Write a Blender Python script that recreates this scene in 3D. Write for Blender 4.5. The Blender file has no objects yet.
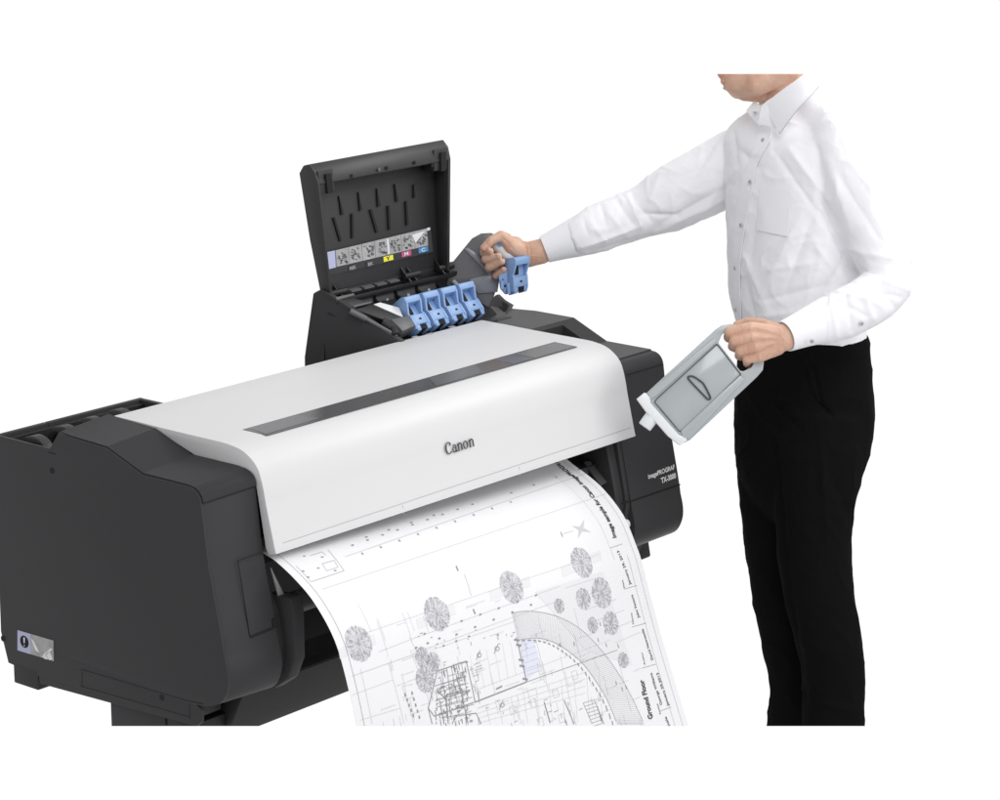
import bpy, bmesh, math, random
from mathutils import Vector, Matrix, noise
from mathutils.bvhtree import BVHTree
from mathutils.geometry import tessellate_polygon
random.seed(7)
V = Vector
sc = bpy.context.scene

# ------------------------------------------------------------------ camera
FPX = 2800.0
pit, az = math.radians(14.3), math.radians(39.9)
CF = V((math.cos(pit)*math.cos(az), math.cos(pit)*math.sin(az), -math.sin(pit)))
CR = V((math.sin(az), -math.cos(az), 0))
CU = CR.cross(CF)
CC = V((-3.4062, -3.3672, 2.3040))
FH = V((math.cos(az), math.sin(az), 0))
cam = bpy.data.cameras.new('camera'); camo = bpy.data.objects.new('camera', cam)
sc.collection.objects.link(camo); sc.camera = camo
cam.sensor_width = 36; cam.lens = 36*FPX/1000; cam.clip_end = 200
camo.matrix_world = Matrix(((CR.x, CU.x, -CF.x, CC.x), (CR.y, CU.y, -CF.y, CC.y), (CR.z, CU.z, -CF.z, CC.z), (0, 0, 0, 1)))

# ------------------------------------------------------------------ studio light
sc.render.engine = 'CYCLES'
w = bpy.data.worlds.new('World'); sc.world = w; w.use_nodes = True
nt = w.node_tree; bg = nt.nodes['Background']
tc = nt.nodes.new('ShaderNodeTexCoord')
dt = nt.nodes.new('ShaderNodeVectorMath'); dt.operation = 'DOT_PRODUCT'; dt.inputs[1].default_value = tuple(CF)
rp = nt.nodes.new('ShaderNodeValToRGB')
rp.color_ramp.elements[0].position = 0.80; rp.color_ramp.elements[0].color = (.64, .64, .65, 1)
rp.color_ramp.elements[1].position = 0.955; rp.color_ramp.elements[1].color = (1, 1, 1, 1)
nt.links.new(tc.outputs['Generated'], dt.inputs[0]); nt.links.new(dt.outputs['Value'], rp.inputs[0])
nt.links.new(rp.outputs[0], bg.inputs[0]); bg.inputs[1].default_value = 1.02
def area(name, loc, target, size, power, col=(1, 1, 1)):
    l = bpy.data.lights.new(name, 'AREA'); l.shape = 'RECTANGLE'; l.size, l.size_y = size; l.energy = power; l.color = col
    o = bpy.data.objects.new(name, l); sc.collection.objects.link(o); o.location = loc
    o.rotation_euler = (V(target)-V(loc)).to_track_quat('-Z', 'Y').to_euler()
    o['kind'] = 'structure'
    return o
area('studio_softbox', (-.6, -3.0, 4.3), (.8, 0, .9), (2.6, 2.0), 70)
area('studio_overhead_softbox', (1.0, .8, 4.6), (.9, .3, .9), (3.0, 2.0), 10)
area('studio_side_softbox', (2.9, -.95, 3.2), (.3, 0, .9), (1.7, .6), 36)
area('studio_front_softbox', (1.6, -4.6, 1.9), (.9, 0, .9), (2.4, 1.6), 42)
sc.view_settings.view_transform = 'Standard'; sc.view_settings.look = 'None'
sc.view_settings.exposure = 0; sc.view_settings.gamma = 1

# ------------------------------------------------------------------ measuring helpers
def ray(x, y): return CF + CR*((x-500)/FPX) + CU*((400-y)/FPX)
def P(x, y, ax, v):
    r = ray(x, y); return CC + r*((v-CC[ax])/r[ax])
def PN(x, y, p, n):
    r = ray(x, y); p = V(p); n = V(n); return CC + r*((p-CC).dot(n)/r.dot(n))
def H(x, y, d): return CC + ray(x, y)*d
def PX(p):
    q = p-CC; z = q.dot(CF); return (500+FPX*q.dot(CR)/z, 400-FPX*q.dot(CU)/z)

# ------------------------------------------------------------------ materials
def mat(name, col, rough=.5, bump=0, bscale=200, spec=.5, noise_amt=0, nscale=6, sub=0, subr=(1, .3, .15), sheen=0, coat=0, trans=0, alpha=1, grain=None):
    m = bpy.data.materials.new(name); m.use_nodes = True; n = m.node_tree; b = n.nodes['Principled BSDF']
    b.inputs['Base Color'].default_value = (*col, 1); b.inputs['Roughness'].default_value = rough
    b.inputs['Specular IOR Level'].default_value = spec
    if sub:
        b.inputs['Subsurface Weight'].default_value = sub; b.inputs['Subsurface Radius'].default_value = subr; b.inputs['Subsurface Scale'].default_value = .008
    if sheen: b.inputs['Sheen Weight'].default_value = sheen; b.inputs['Sheen Roughness'].default_value = .5
    if coat: b.inputs['Coat Weight'].default_value = coat; b.inputs['Coat Roughness'].default_value = .1
    if trans: b.inputs['Transmission Weight'].default_value = trans
    b.inputs['Alpha'].default_value = alpha
    co = n.nodes.new('ShaderNodeTexCoord')
    if noise_amt:
        no = n.nodes.new('ShaderNodeTexNoise'); no.inputs['Scale'].default_value = nscale; no.inputs['Detail'].default_value = 5
        mx = n.nodes.new('ShaderNodeMix'); mx.data_type = 'RGBA'
        mx.inputs[6].default_value = (*[c*(1-noise_amt) for c in col], 1); mx.inputs[7].default_value = (*[min(1, c*(1+noise_amt)) for c in col], 1)
        n.links.new(co.outputs['Object'], no.inputs['Vector']); n.links.new(no.outputs['Fac'], mx.inputs[0]); n.links.new(mx.outputs[2], b.inputs['Base Color'])
        mr = n.nodes.new('ShaderNodeMapRange'); mr.inputs[3].default_value = rough-.05; mr.inputs[4].default_value = rough+.07
        n.links.new(no.outputs['Fac'], mr.inputs[0]); n.links.new(mr.outputs[0], b.inputs['Roughness'])
    if bump:
        n2 = n.nodes.new('ShaderNodeTexNoise'); n2.inputs['Scale'].default_value = bscale; n2.inputs['Detail'].default_value = 3
        bp = n.nodes.new('ShaderNodeBump'); bp.inputs['Strength'].default_value = bump; bp.inputs['Distance'].default_value = .0006
        n.links.new(co.outputs['Object'], n2.inputs['Vector']); n.links.new(n2.outputs['Fac'], bp.inputs['Height']); n.links.new(bp.outputs[0], b.inputs['Normal'])
    return m
M = dict(
    dark=mat('charcoal_plastic', (.037, .037, .039), .5, .35, 900, noise_amt=.07, nscale=4, spec=.25),
    dark2=mat('cap_plastic', (.050, .050, .052), .34, .3, 900, noise_amt=.07, nscale=5, spec=.12),
    cap=mat('satin_cap_plastic', (.036, .036, .038), .36, .3, 900, noise_amt=.07, nscale=5, spec=.10),
    lid=mat('lid_plastic', (.022, .022, .023), .45, .3, 900, noise_amt=.08, nscale=6),
    black=mat('black_plastic', (.009, .009, .010), .55),
    gap=mat('gap_black', (.004, .004, .004), .8),
    grey=mat('grey_plastic', (.11, .11, .115), .45, noise_amt=.08, nscale=20),
    steel=mat('light_grey_metal', (.35, .35, .36), .4),
    white=mat('white_cover_plastic', (.69, .69, .692), .5, .15, 900, noise_amt=.012, nscale=3),
    wline=mat('cover_seam_grey', (.40, .40, .41), .6),
    strip=mat('smoked_window', (.085, .085, .088), .24, noise_amt=.22, nscale=5, spec=.4), stripsheen=mat('window_reflection_grey', (.12, .12, .125), .3, noise_amt=.2, nscale=25), stripb=mat('window_reflection_blue', (.095, .095, .115), .3),  # last two colours paint reflections onto the window strip
    blue=mat('blue_lever_plastic', (.235, .375, .64), .42, noise_amt=.05, nscale=30),
    paper=mat('paper', (.81, .81, .82), .7, .1, 300),
    ink=mat('grey_print_ink', (.27, .27, .285), .8),
    inkd=mat('black_print_ink', (.045, .045, .05), .8),
    inkl=mat('pale_print_ink', (.58, .58, .60), .8),
    inkm=mat('tree_line_ink', (.40, .40, .42), .8), inkt=mat('print_tint', (.75, .75, .765), .8), inkf=mat('print_tree_grey', (.64, .64, .66), .8),
    inkb=mat('print_tint_blue', (.70, .72, .82), .8),
    logo=mat('logo_ink', (.045, .045, .05), .5),
    wtext=mat('white_lettering', (.75, .75, .75), .5),
    shirt=mat('white_cotton', (.89, .89, .915), .85, .5, 1400, sheen=.1),
    button=mat('pearl_button', (.55, .55, .55), .3),
    thread=mat('button_thread', (.16, .16, .17), .8),
    stitch_shade=mat('collar_stitch_shade', (.50, .50, .54), .8),
    trouser=mat('black_wool', (.0058, .0058, .0062), .95, .5, 1100, spec=.04, noise_amt=.2, nscale=9),
    skin=mat('skin', (.62, .395, .29), .5, .35, 420, noise_amt=.13, nscale=38, sub=.15),
    nail=mat('nail', (.62, .38, .30), .3),
    lip=mat('lips', (.40, .17, .13), .45),
    tank=mat('pale_grey_tank', (.43, .46, .47), .24, noise_amt=.05, nscale=14, sub=.1, subr=(1, 1, 1)),
    tankp=mat('tank_panel', (.40, .435, .445), .16, noise_amt=.16, nscale=11, coat=.4),
    tankg=mat('tank_groove', (.05, .055, .06), .5),
    tankw=mat('tank_white_cap', (.78, .80, .82), .35),
    smoke=mat('smoked_tank', (.13, .13, .14), .22, noise_amt=.15, nscale=9),
    smokel=mat('smoked_tank_light', (.24, .25, .28), .22, noise_amt=.1, nscale=9),
    lab=mat('tank_label', (.70, .71, .72), .5),
    lilac=mat('label_lilac', (.45, .46, .66), .5),
    lgrey=mat('label_grey', (.36, .36, .36), .28, noise_amt=.4, nscale=55),
    yellow=mat('label_yellow', (.80, .74, .05), .5),
    magenta=mat('label_magenta', (.50, .08, .22), .5),
    cyan=mat('label_cyan', (.05, .25, .55), .5),
)

def skin_detail(m):
    n = m.node_tree; b = n.nodes['Principled BSDF']; co = n.nodes.new('ShaderNodeTexCoord')
    n1 = n.nodes.new('ShaderNodeTexNoise'); n1.inputs['Scale'].default_value = 26; n1.inputs['Detail'].default_value = 6; n1.inputs['Roughness'].default_value = .65
    r = n.nodes.new('ShaderNodeValToRGB'); r.color_ramp.elements[0].position = .3; r.color_ramp.elements[0].color = (.55, .30, .205, 1); r.color_ramp.elements[1].position = .68; r.color_ramp.elements[1].color = (.70, .465, .345, 1)
    n.links.new(co.outputs['Object'], n1.inputs['Vector']); n.links.new(n1.outputs['Fac'], r.inputs[0]); n.links.new(r.outputs[0], b.inputs['Base Color'])
skin_detail(M['skin'])
# ------------------------------------------------------------------ building helpers
def tag(o, label=None, cat=None, group=None, kind=None):
    if label: o['label'] = label
    if cat: o['category'] = cat
    if group: o['group'] = group
    if kind: o['kind'] = kind
    return o
def empty(name, loc, label, cat, group=None):
    o = bpy.data.objects.new(name, None); sc.collection.objects.link(o); o.location = loc; o.empty_display_size = .1
    return tag(o, label, cat, group)
class MB:
    def __init__(s): s.v = []; s.f = []; s.sm = []
    def add(s, vs, fs):
        n = len(s.v); s.v += [V(p) for p in vs]; s.f += [[i+n for i in f] for f in fs]; return s
    def box(s, a, b, fr=None):
        (x0, y0, z0), (x1, y1, z1) = a, b
        vs = [V((x, y, z)) for z in (z0, z1) for y in (y0, y1) for x in (x0, x1)]
        if fr: vs = [fr(p) for p in vs]
        return s.add(vs, [(0, 2, 3, 1), (4, 5, 7, 6), (0, 1, 5, 4), (2, 6, 7, 3), (0, 4, 6, 2), (1, 3, 7, 5)])
    def prism(s, prof, x0, x1, fr=None, dx0=0):
        n = len(prof); fr = fr or (lambda p: p)
        A = [fr(V((x0, p[0], p[1]))) for p in prof]; B = [fr(V((x1, p[0], p[1]))) for p in prof]
        fs = [(i, (i+1) % n, (i+1) % n+n, i+n) for i in range(n)]
        tr = tessellate_polygon([[V((0, p[0], p[1])) for p in prof]])
        fs += [tuple(t) for t in tr] + [tuple(reversed([i+n for i in t])) for t in tr]
        return s.add(A+B, fs)
    def slab(s, pts, n, th, lift=0):      # polygon of world points, extruded by th against n
        n = V(n).normalized(); A = [V(p)+n*lift for p in pts]; B = [p-n*th for p in A]; k = len(A)
        fs = [(i, (i+1) % k, (i+1) % k+k, i+k) for i in range(k)]
        tr = tessellate_polygon([A]); fs += [tuple(t) for t in tr] + [tuple(reversed([i+k for i in t])) for t in tr]
        return s.add(A+B, fs)
    def tube(s, pts, rs, seg=16, cap=True, up=None):
        pts = [V(p) for p in pts]; rings = []; n = len(pts)
        ref = up or V((0, 0, 1))
        for i, p in enumerate(pts):
            t = (pts[min(i+1, n-1)]-pts[max(i-1, 0)]).normalized()
            a = t.cross(ref)
            if a.length < 1e-3: a = t.cross(V((1, 0, 0)))
            a.normalize(); b = t.cross(a)
            r = rs[i] if isinstance(rs, (list, tuple)) else rs
            ra, rb = r if isinstance(r, tuple) else (r, r)
            rings.append([p + a*ra*math.cos(2*math.pi*k/seg) + b*rb*math.sin(2*math.pi*k/seg) for k in range(seg)])
        vs = [q for r in rings for q in r]; fs = []
        for i in range(n-1):
            for k in range(seg): fs.append((i*seg+k, i*seg+(k+1) % seg, (i+1)*seg+(k+1) % seg, (i+1)*seg+k))
        if cap: fs += [tuple(reversed(range(seg))), tuple(range((n-1)*seg, n*seg))]
        return s.add(vs, fs)
    def ball(s, c, r, seg=14, ax=None):
        c = V(c); ax = ax or (V((1, 0, 0)), V((0, 1, 0)), V((0, 0, 1)))
        rr = r if isinstance(r, tuple) else (r, r, r); h = seg//2
        vs = [c+ax[2]*rr[2]]; fs = []
        for i in range(1, h):
            a = math.pi*i/h
            for k in range(seg):
                b = 2*math.pi*k/seg
                vs.append(c + ax[0]*rr[0]*math.sin(a)*math.cos(b) + ax[1]*rr[1]*math.sin(a)*math.sin(b) + ax[2]*rr[2]*math.cos(a))
        vs.append(c-ax[2]*rr[2]); L = len(vs)-1
        for k in range(seg):
            fs.append((0, 1+k, 1+(k+1) % seg)); fs.append((L, 1+(h-2)*seg+(k+1) % seg, 1+(h-2)*seg+k))
            for i in range(h-2): fs.append((1+i*seg+k, 1+(i+1)*seg+k, 1+(i+1)*seg+(k+1) % seg, 1+i*seg+(k+1) % seg))
        return s.add(vs, fs)
    def caps(s, pts, rs, seg=14):         # chain of tapered capsules
        for i in range(len(pts)):
            s.ball(pts[i], rs[i], seg)
            if i: 
                a, b = V(pts[i-1]), V(pts[i])
                if (b-a).length > 1e-5: s.tube([a, b], [rs[i-1], rs[i]], seg)
        return s
    def build(s, name, m, parent=None, bevel=0, seg=2, smooth=True, ang=35, solid=0, recalc=True):
        me = bpy.data.meshes.new(name); me.from_pydata(s.v, [], s.f)
        bm = bmesh.new(); bm.from_mesh(me)
        if recalc: bmesh.ops.recalc_face_normals(bm, faces=bm.faces)
        bm.to_mesh(me); bm.free()
        me.materials.append(m)
        o = bpy.data.objects.new(name, me); sc.collection.objects.link(o)
        if parent:
            o.parent = parent; root = parent
            inv = Matrix.Translation(-wloc(parent)); me.transform(inv)
        if solid: md = o.modifiers.new('s', 'SOLIDIFY'); md.thickness = solid; md.offset = 0
        if bevel: md = o.modifiers.new('b', 'BEVEL'); md.width = bevel; md.segments = seg; md.limit_method = 'ANGLE'; md.angle_limit = math.radians(28)
        o['_sm'] = ang if smooth else 0
        return o
def each(mb, name, m, parent, **k):      # one object per connected piece
    par = list(range(len(mb.v)))
    def find(a):
        while par[a] != a: par[a] = par[par[a]]; a = par[a]
        return a
    for f in mb.f:
        for q in f[1:]: par[find(q)] = find(f[0])
    groups = {}
    for f in mb.f: groups.setdefault(find(f[0]), []).append(f)
    out = []
    for fs in groups.values():
        ids = sorted({q for f in fs for q in f}); mp = {q: i for i, q in enumerate(ids)}; nb = MB()
        nb.v = [mb.v[q] for q in ids]; nb.f = [[mp[q] for q in f] for f in fs]; out.append(nb.build(name, m, parent, **k))
    return out
def wloc(o):
    p = V((0, 0, 0))
    while o: p += o.location; o = o.parent
    return p
def bake(o):
    dg = bpy.context.evaluated_depsgraph_get(); me = bpy.data.meshes.new_from_object(o.evaluated_get(dg)); me.name = o.name
    o.modifiers.clear(); o.data = me; return o
def remesh(o, vox, it=4, fac=.5):
    md = o.modifiers.new('r', 'REMESH'); md.mode = 'VOXEL'; md.voxel_size = vox; md.adaptivity = 0
    if it: s = o.modifiers.new('sm', 'SMOOTH'); s.factor = fac; s.iterations = it
    bpy.context.view_layer.update(); return bake(o)
def cr(pts, n=6):                          # Catmull-Rom through 2-D or 3-D points
    pts = [V(p) for p in pts]; out = []
    for i in range(len(pts)-1):
        a, b, c, d = pts[max(i-1, 0)], pts[i], pts[i+1], pts[min(i+2, len(pts)-1)]
        for k in range(n):
            t = k/n; out.append(.5*((2*b)+(c-a)*t+(2*a-5*b+4*c-d)*t*t+(3*b-3*c+d-a)*t**3))
    return out+[pts[-1]]
def lerp(a, b, t): return a+(b-a)*t
def seam(mb, pts, n, wd=.0014, lift=.0004):   # thin strip along a polyline lying on a surface with normal n
    n = V(n).normalized()
    A, B = [], []
    for i, p in enumerate(pts):
        t = (pts[min(i+1, len(pts)-1)]-pts[max(i-1, 0)]).normalized(); sd = t.cross(n)*wd/2; A.append(p-sd+n*lift); B.append(p+sd+n*lift)
    k = len(pts); lo2 = [q-n*.0012 for q in A]+[q-n*.0012 for q in B]
    fs = []
    for i in range(k-1): fs += [(i, i+1, k+i+1, k+i), (2*k+i, 3*k+i, 3*k+i+1, 2*k+i+1), (i, 2*k+i, 2*k+i+1, i+1), (k+i, k+i+1, 3*k+i+1, 3*k+i)]
    fs += [(0, k, 3*k, 2*k), (k-1, 3*k-1, 4*k-1, 2*k-1)]
    mb.add(A+B+lo2, fs)
def text_polys(body, size=1, bold=0, shear=0, align='LEFT', sx=1):
    c = bpy.data.curves.new('t', 'FONT'); c.body = body; c.size = size; c.offset = bold; c.shear = shear; c.align_x = align; c.resolution_u = 4
    o = bpy.data.objects.new('t', c); sc.collection.objects.link(o); bpy.context.view_layer.update()
    me = bpy.data.meshes.new_from_object(o.evaluated_get(bpy.context.evaluated_depsgraph_get()))
    vs = [(v.co.x*sx, v.co.y) for v in me.vertices]; fs = [tuple(p.vertices) for p in me.polygons]
    bpy.data.objects.remove(o); bpy.data.curves.remove(c); bpy.data.meshes.remove(me); return vs, fs
def put_text(mb, body, origin, xdir, ydir, size, width=None, lift=None, **k):
    vs, fs = text_polys(body, 1, **k)
    x0 = min(v[0] for v in vs); x1 = max(v[0] for v in vs)
    s = size; sx = (width/(x1-x0)) if width else size
    mb.add([origin + xdir*((a-x0)*sx) + ydir*(b*s) for a, b in vs], fs)

# ================================================================== PRINTER
printer = empty('large_format_printer', (.55, .3, 0), 'wide charcoal and white plan printer with its black ink lid raised', 'printer')
XL, XR = -.126, 1.232
capprof = [(.515, .9745), (.46, .978), (.431, .981), (.406, .977), (.302, .973), (.209, .940), (.094, .940)] + [tuple(q) for q in cr([(.094, .940), (.081, .9385), (.070, .933), (.063, .924), (.060, .914)], 6)[1:]]
chin = [(.044, .796), (.020, .690), (.0125, .655)] + [tuple(q) for q in cr([(.010, .64), (.003, .612), (.004, .585), (.018, .557), (.045, .541), (.075, .535)], 4)]
def tilt(p):
    t = max(0, min(1, (p.x-XL)/.124)) if p.x < .3 else 0
    wf = max(0, min(1, (.12-p.y)/.06)); wt = max(0, min(1, (p.z-.88)/.04)) * (1 if p.y < .44 else 0)
    q = V((p.x, p.y-.013*t*wf, p.z+.010*t*wt))
    return q
# left housing
lp = [(.618, .555), (.613, .945), (.455, .945), (.428, .981), (.406, .977), (.302, .973), (.209, .940), (.094, .940)] + capprof[7:] + chin + [(.30, .505), (.511, .478), (.607, .502)]
XI = XL+.005
lps = lp[:lp.index((.30, .505))] + [(.086, .534), (.071, .527), (.072, .505), (.086, .4925), (.511, .4745), (.513, .489), (.600, .496)]
b = MB().prism(lps, XL, XI); b.build('side_panel', M['dark'], printer, bevel=.0022, seg=2)
lm = [(.452, .50), (.452, .9515), (.428, .980), (.406, .976), (.302, .972), (.209, .939), (.094, .939)] + [(y+.0012, z-.001) for y, z in capprof[7:]] + [(y+.0012, z) for y, z in chin] + [(.30, .505)]
b = MB().prism(lm, XI+.0006, -.002, tilt); b.build('left_housing', M['dark'], printer, bevel=.0015, seg=2)
b = MB(); b.box((XI+.0006, .4525, .50), (-.002, .606, .80)); b.build('housing_base', M['dark'], printer)
b = MB(); b.box((XI+.0006, .600, .80), (-.0025, .612, .945)); b.build('tray_rim', M['dark'], printer, bevel=.002)
# lighter top cap of the left housing
b = MB(); lo = [(y-.0, z) for y, z in capprof]
up = [(.428, .9815), (.406, .979), (.303, .9752), (.210, .9424), (.094, .9424)] + [(y-.0022, z+.0016) for y, z in capprof[7:]]
dn = [(y+.004, z-.006) for y, z in reversed(up)]
b.prism(up+dn, XL+.004, -.0025, tilt); cap = b.build('housing_cap', M['cap'], printer, ang=15)
b = MB(); b.prism([(.10, .50), (.50, .48), (.50, .52), (.10, .53)], XI+.001, -.05); b.build('base_rail', M['dark'], printer, bevel=.002)
b = MB(); b.box((-.1265, .516, .459), (-.092, .586, .498)); b.box((-.092, .53, .466), (-.02, .57, .498)); b.build('rear_foot', M['dark'], printer, bevel=.003)
b = MB(); b.box((-.120, .175, .30), (-.02, .322, .495)); b.build('stand_leg', M['dark'], printer, bevel=.003)
b = MB(); b.box((-.119, .10, .30), (-.0, .172, .49)); b.build('stand_bracket', M['black'], printer, bevel=.003)
# seams, holes on the left side
n = V((-1, 0, 0)); g = MB()
def side(pts, wd=.0013): seam(g, [P(x, y, 0, XL) for x, y in pts], n, wd)
side([(48.5, 452), (55.5, 454)], .002); side([(203, 704), (187, 700.5)], .0012)
side([(80, 669), (120, 680.5), (187, 700.5)], .001); side([(82, 671), (82, 686)], .0008); side([(189.5, 703), (190, 720)], .001); side([(80, 686), (190, 717)], .0008)
each(g, 'panel_gap', M['gap'], printer)
def disc(mb, c, n, r, th=.002, lift=.0006, seg=20):
    n = V(n).normalized(); a = n.cross(V((0, .3, 1))).normalized(); bb = n.cross(a)
    mb.slab([V(c)+a*r*math.cos(6.2832*k/seg)+bb*r*math.sin(6.2832*k/seg) for k in range(seg)], n, th, lift)
for (x, y, r) in ((52, 470.5, .0058), (3, 638.5, .0058), (162, 697.5, .006)):
    b = MB(); disc(b, P(x, y, 0, XL), n, r); b.build('screw_hole', M['gap'], printer)
# caution sticker
b = MB(); q = lambda x, y: P(x, y, 0, XL)
b.slab([q(18, 630), q(53.5, 640.5), q(54, 661), q(18, 650)], n, .001, .0009); sticker = b.build('caution_sticker', M['lgrey'], printer)
b = MB(); b.slab([q(18, 630), q(31, 634), q(31, 654), q(18, 650)], n, .001, .0013); b.build('sticker_panel', M['lilac'], sticker)
b = MB(); disc(b, q(25, 641.5), n, .012, .001, .0018); b.build('warning_disc', M['gap'], sticker)
b = MB(); b.slab([q(24.3, 637), q(25.7, 637.4), q(25.4, 643), q(24.7, 642.8)], n, .001, .0024); disc(b, q(25.1, 645.3), n, .0013, .001, .0024)
b.slab([q(31.5, 638), q(34, 641), q(40, 652.5), q(36, 650)], n, .001, .0016)
for pts in ([(43, 655), (51, 648), (53, 649), (46, 656)], [(45, 652), (50, 651), (53, 659), (50, 660)], [(42, 656), (46, 655), (49, 659), (46, 659)]): b.slab([q(*p) for p in pts], n, .001, .0016)
b.build('exclamation_mark', M['wtext'], sticker)
# front seams of the left housing
fp, fn = V((0, .060, .916)), V((0, -.984, .172))
g = MB(); fq = lambda x, y: PN(x, y, fp, fn)
fn0, fp0 = fn, fp; fn = V((.124, -.013, 0)).cross(V((0, .044, .246))).normalized(); fn = -fn if fn.y > 0 else fn; fp = V((XL, .0595, .914))
fq = lambda x, y: PN(x, y, fp, fn)
seam(g, [fq(238, 561), fq(250, 636.5)], fn, .0014); seam(g, [fq(238, 561), fq(268, 550)], fn, .0014)
g.slab([fq(250, 636), fq(279, 624.6), fq(279.4, 626.6), fq(250.4, 638.4)], fn, .001, .0006)
g.slab([fq(272, 619), fq(277, 616.5), fq(279.5, 625), fq(273, 627)], fn, .001, .0008)
each(g, 'door_gap', M['gap'], printer)
b = MB(); disc(b, P(227, 700, 1, .03), (0, -.8, -.6), .006, .006); b.build('screw_hole', M['gap'], printer)
fn = fn0; fp = fp0; fq = lambda x, y: PN(x, y, fp0, fn0)
# inner cheek of the left housing beside the paper exit
b = MB(); b.prism([(.20, .80), (.055, .80), (.044, .735), (.020, .690), (.008, .632), (.008, .585), (.03, .55), (.07, .53), (.12, .52), (.20, .52)], -.002, .022); b.build('inner_cheek', M['dark'], printer, bevel=.002)
b = MB(); b.prism([(.045, .715), (-.010, .716), (-.018, .69), (-.018, .600), (.0, .560), (.035, .535), (.08, .525), (.08, .7)], .022, .050); b.build('guide_bracket', M['dark'], printer, bevel=.004)
b = MB(); b.slab([P(271.5, 568, 1, .02), P(274, 574, 1, .02), P(284, 594, 1, .02), P(279, 597, 1, .02)], (0, -1, .1), .003); b.build('metal_strip', M['steel'], printer)
rc = P(302, 600, 0, .07); b = MB(); b.tube([(.05, rc.y, rc.z), (.90, rc.y, rc.z)], .021, 24); b.build('output_roller', M['lid'], printer)
rc2 = P(631, 522, 0, 1.02); b = MB(); b.tube([(.955, rc2.y, rc2.z), (1.006, rc2.y, rc2.z)], .010, 20); b.build('roller_end', M['tankw'], printer, bevel=.002)

# centre body, platen, lower beam
b = MB(); b.prism([(.16, .50), (.12, .74), (.15, .80), (.10, .93), (.20, .94), (.40, .96), (.55, .85), (.58, .50)], .0, 1.06); b.build('centre_body', M['black'], printer)
z1 = P(300, 671, 1, .05).z; z2 = P(300, 710.5, 1, .10).z
b = MB(); b.prism([(.05, z1), (.10, z2), (.40, z2), (.40, z1+.02), (.17, z1+.12), (.15, z1+.12), (.11, z1+.004)], -.04, 1.16); beam = b.build('lower_beam', M['black'], printer, bevel=.003)
b = MB(); b.prism([(.048, z1+.003), (.058, z1+.006), (.10, z1+.03), (.15, z1+.125), (.155, z1+.12), (.105, z1+.01), (.06, z1-.004)], .02, 1.10); b.build('basket_panel', M['lid'], printer, bevel=.001)

# right housing
b = MB()
rp_ = [(.55, .55), (.55, .972), (.511, .974), (.409, .981), (.303, .981), (.212, .9425), (.094, .9425)] + capprof[7:] + chin + [(.098, .530), (.13, .53)]
b.prism(rp_, 1.062, XR, tilt); right = b.build('right_housing', M['dark2'], printer)
cut = MB().box((1.085, .205, .93), (1.178, .290, 1.2)).build('cutter', M['gap'])
bo = right.modifiers.new('c', 'BOOLEAN'); bo.object = cut; bo.operation = 'DIFFERENCE'; bo.solver = 'EXACT'
bpy.context.view_layer.update(); bake(right); right['_sm'] = 14; bpy.data.objects.remove(cut)
b = MB(); b.box((1.088, .208, .9305), (1.175, .287, .938)); b.build('control_panel', M['black'], printer, bevel=.002)
b = MB(); b.box((1.10, .215, .938), (1.165, .245, .943)); b.build('control_key', M['grey'], printer, bevel=.002)
b = MB(); b.prism([(.20, .80), (.054, .80), (.051, .796), (.0255, .69), (.018, .655), (.03, .60), (.10, .60), (.2, .62)], 1.020, 1.0455); b.prism([(.20, .80), (.044, .80), (.0205, .69), (.014, .655), (.02, .60), (.10, .56), (.2, .58)], 1.047, 1.0610); b.build('inner_cheek', M['dark'], printer, bevel=.002)
g = MB()
seam(g, [fq(662.5, 364.4), fq(627, 375)], fn, .0016)
seam(g, [PN(622.5, 503.5, (0, .0122, .655), fn), PN(633, 500.5, (0, .0122, .655), fn), PN(680, 484.5, (0, .0122, .655), fn)], fn, .003, .0008)
each(g, 'door_gap', M['gap'], printer)
b = MB(); b.prism([(.09, .545), (.078, .487), (.12, .478), (.18, .50), (.18, .55)], 1.12, 1.225); b.build('front_foot', M['dark'], printer, bevel=.006)
# inside of the paper exit on the right: angled guide ribs
b = MB(); b.slab([P(584, 462, 1, .08), P(590, 461, 1, .08), P(607, 482, 1, .04), P(601, 486, 1, .04)], (0, -1, .3), .004); b.slab([P(592, 459, 1, .09), P(596, 458, 1, .09), P(604, 470, 1, .06), P(602, 474, 1, .06)], (0, -1, .3), .004)
each(b, 'guide_rib', M['dark2'], printer)
b = MB(); b.prism([(.13, .75), (.07, .74), (.065, .66), (.10, .62), (.2, .62), (.2, .76)], .955, 1.021); b.build('guide_bracket', M['black'], printer, bevel=.003)
# product name on the right housing
b = MB()
rd = (fq(675.5, 468.2)-fq(648, 478.5)); ud = V((0, .172, .984)).normalized(); ud2 = ud
o1 = fq(648, 478.8)+fn*.0012; put_text(b, 'imagePROGRAF', o1, rd.normalized(), ud2, .0135, rd.length*.96, bold=.03)
o2 = fq(661, 483.2)+fn*.0012; put_text(b, 'TX-3000', o2, rd.normalized(), ud2, .0155, (fq(675.8, 477.8)-fq(661, 483.2)).length, bold=.035)
for i, v in enumerate(b.v): pass
b.build('product_lettering', M['wtext'], printer, recalc=False)

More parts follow.
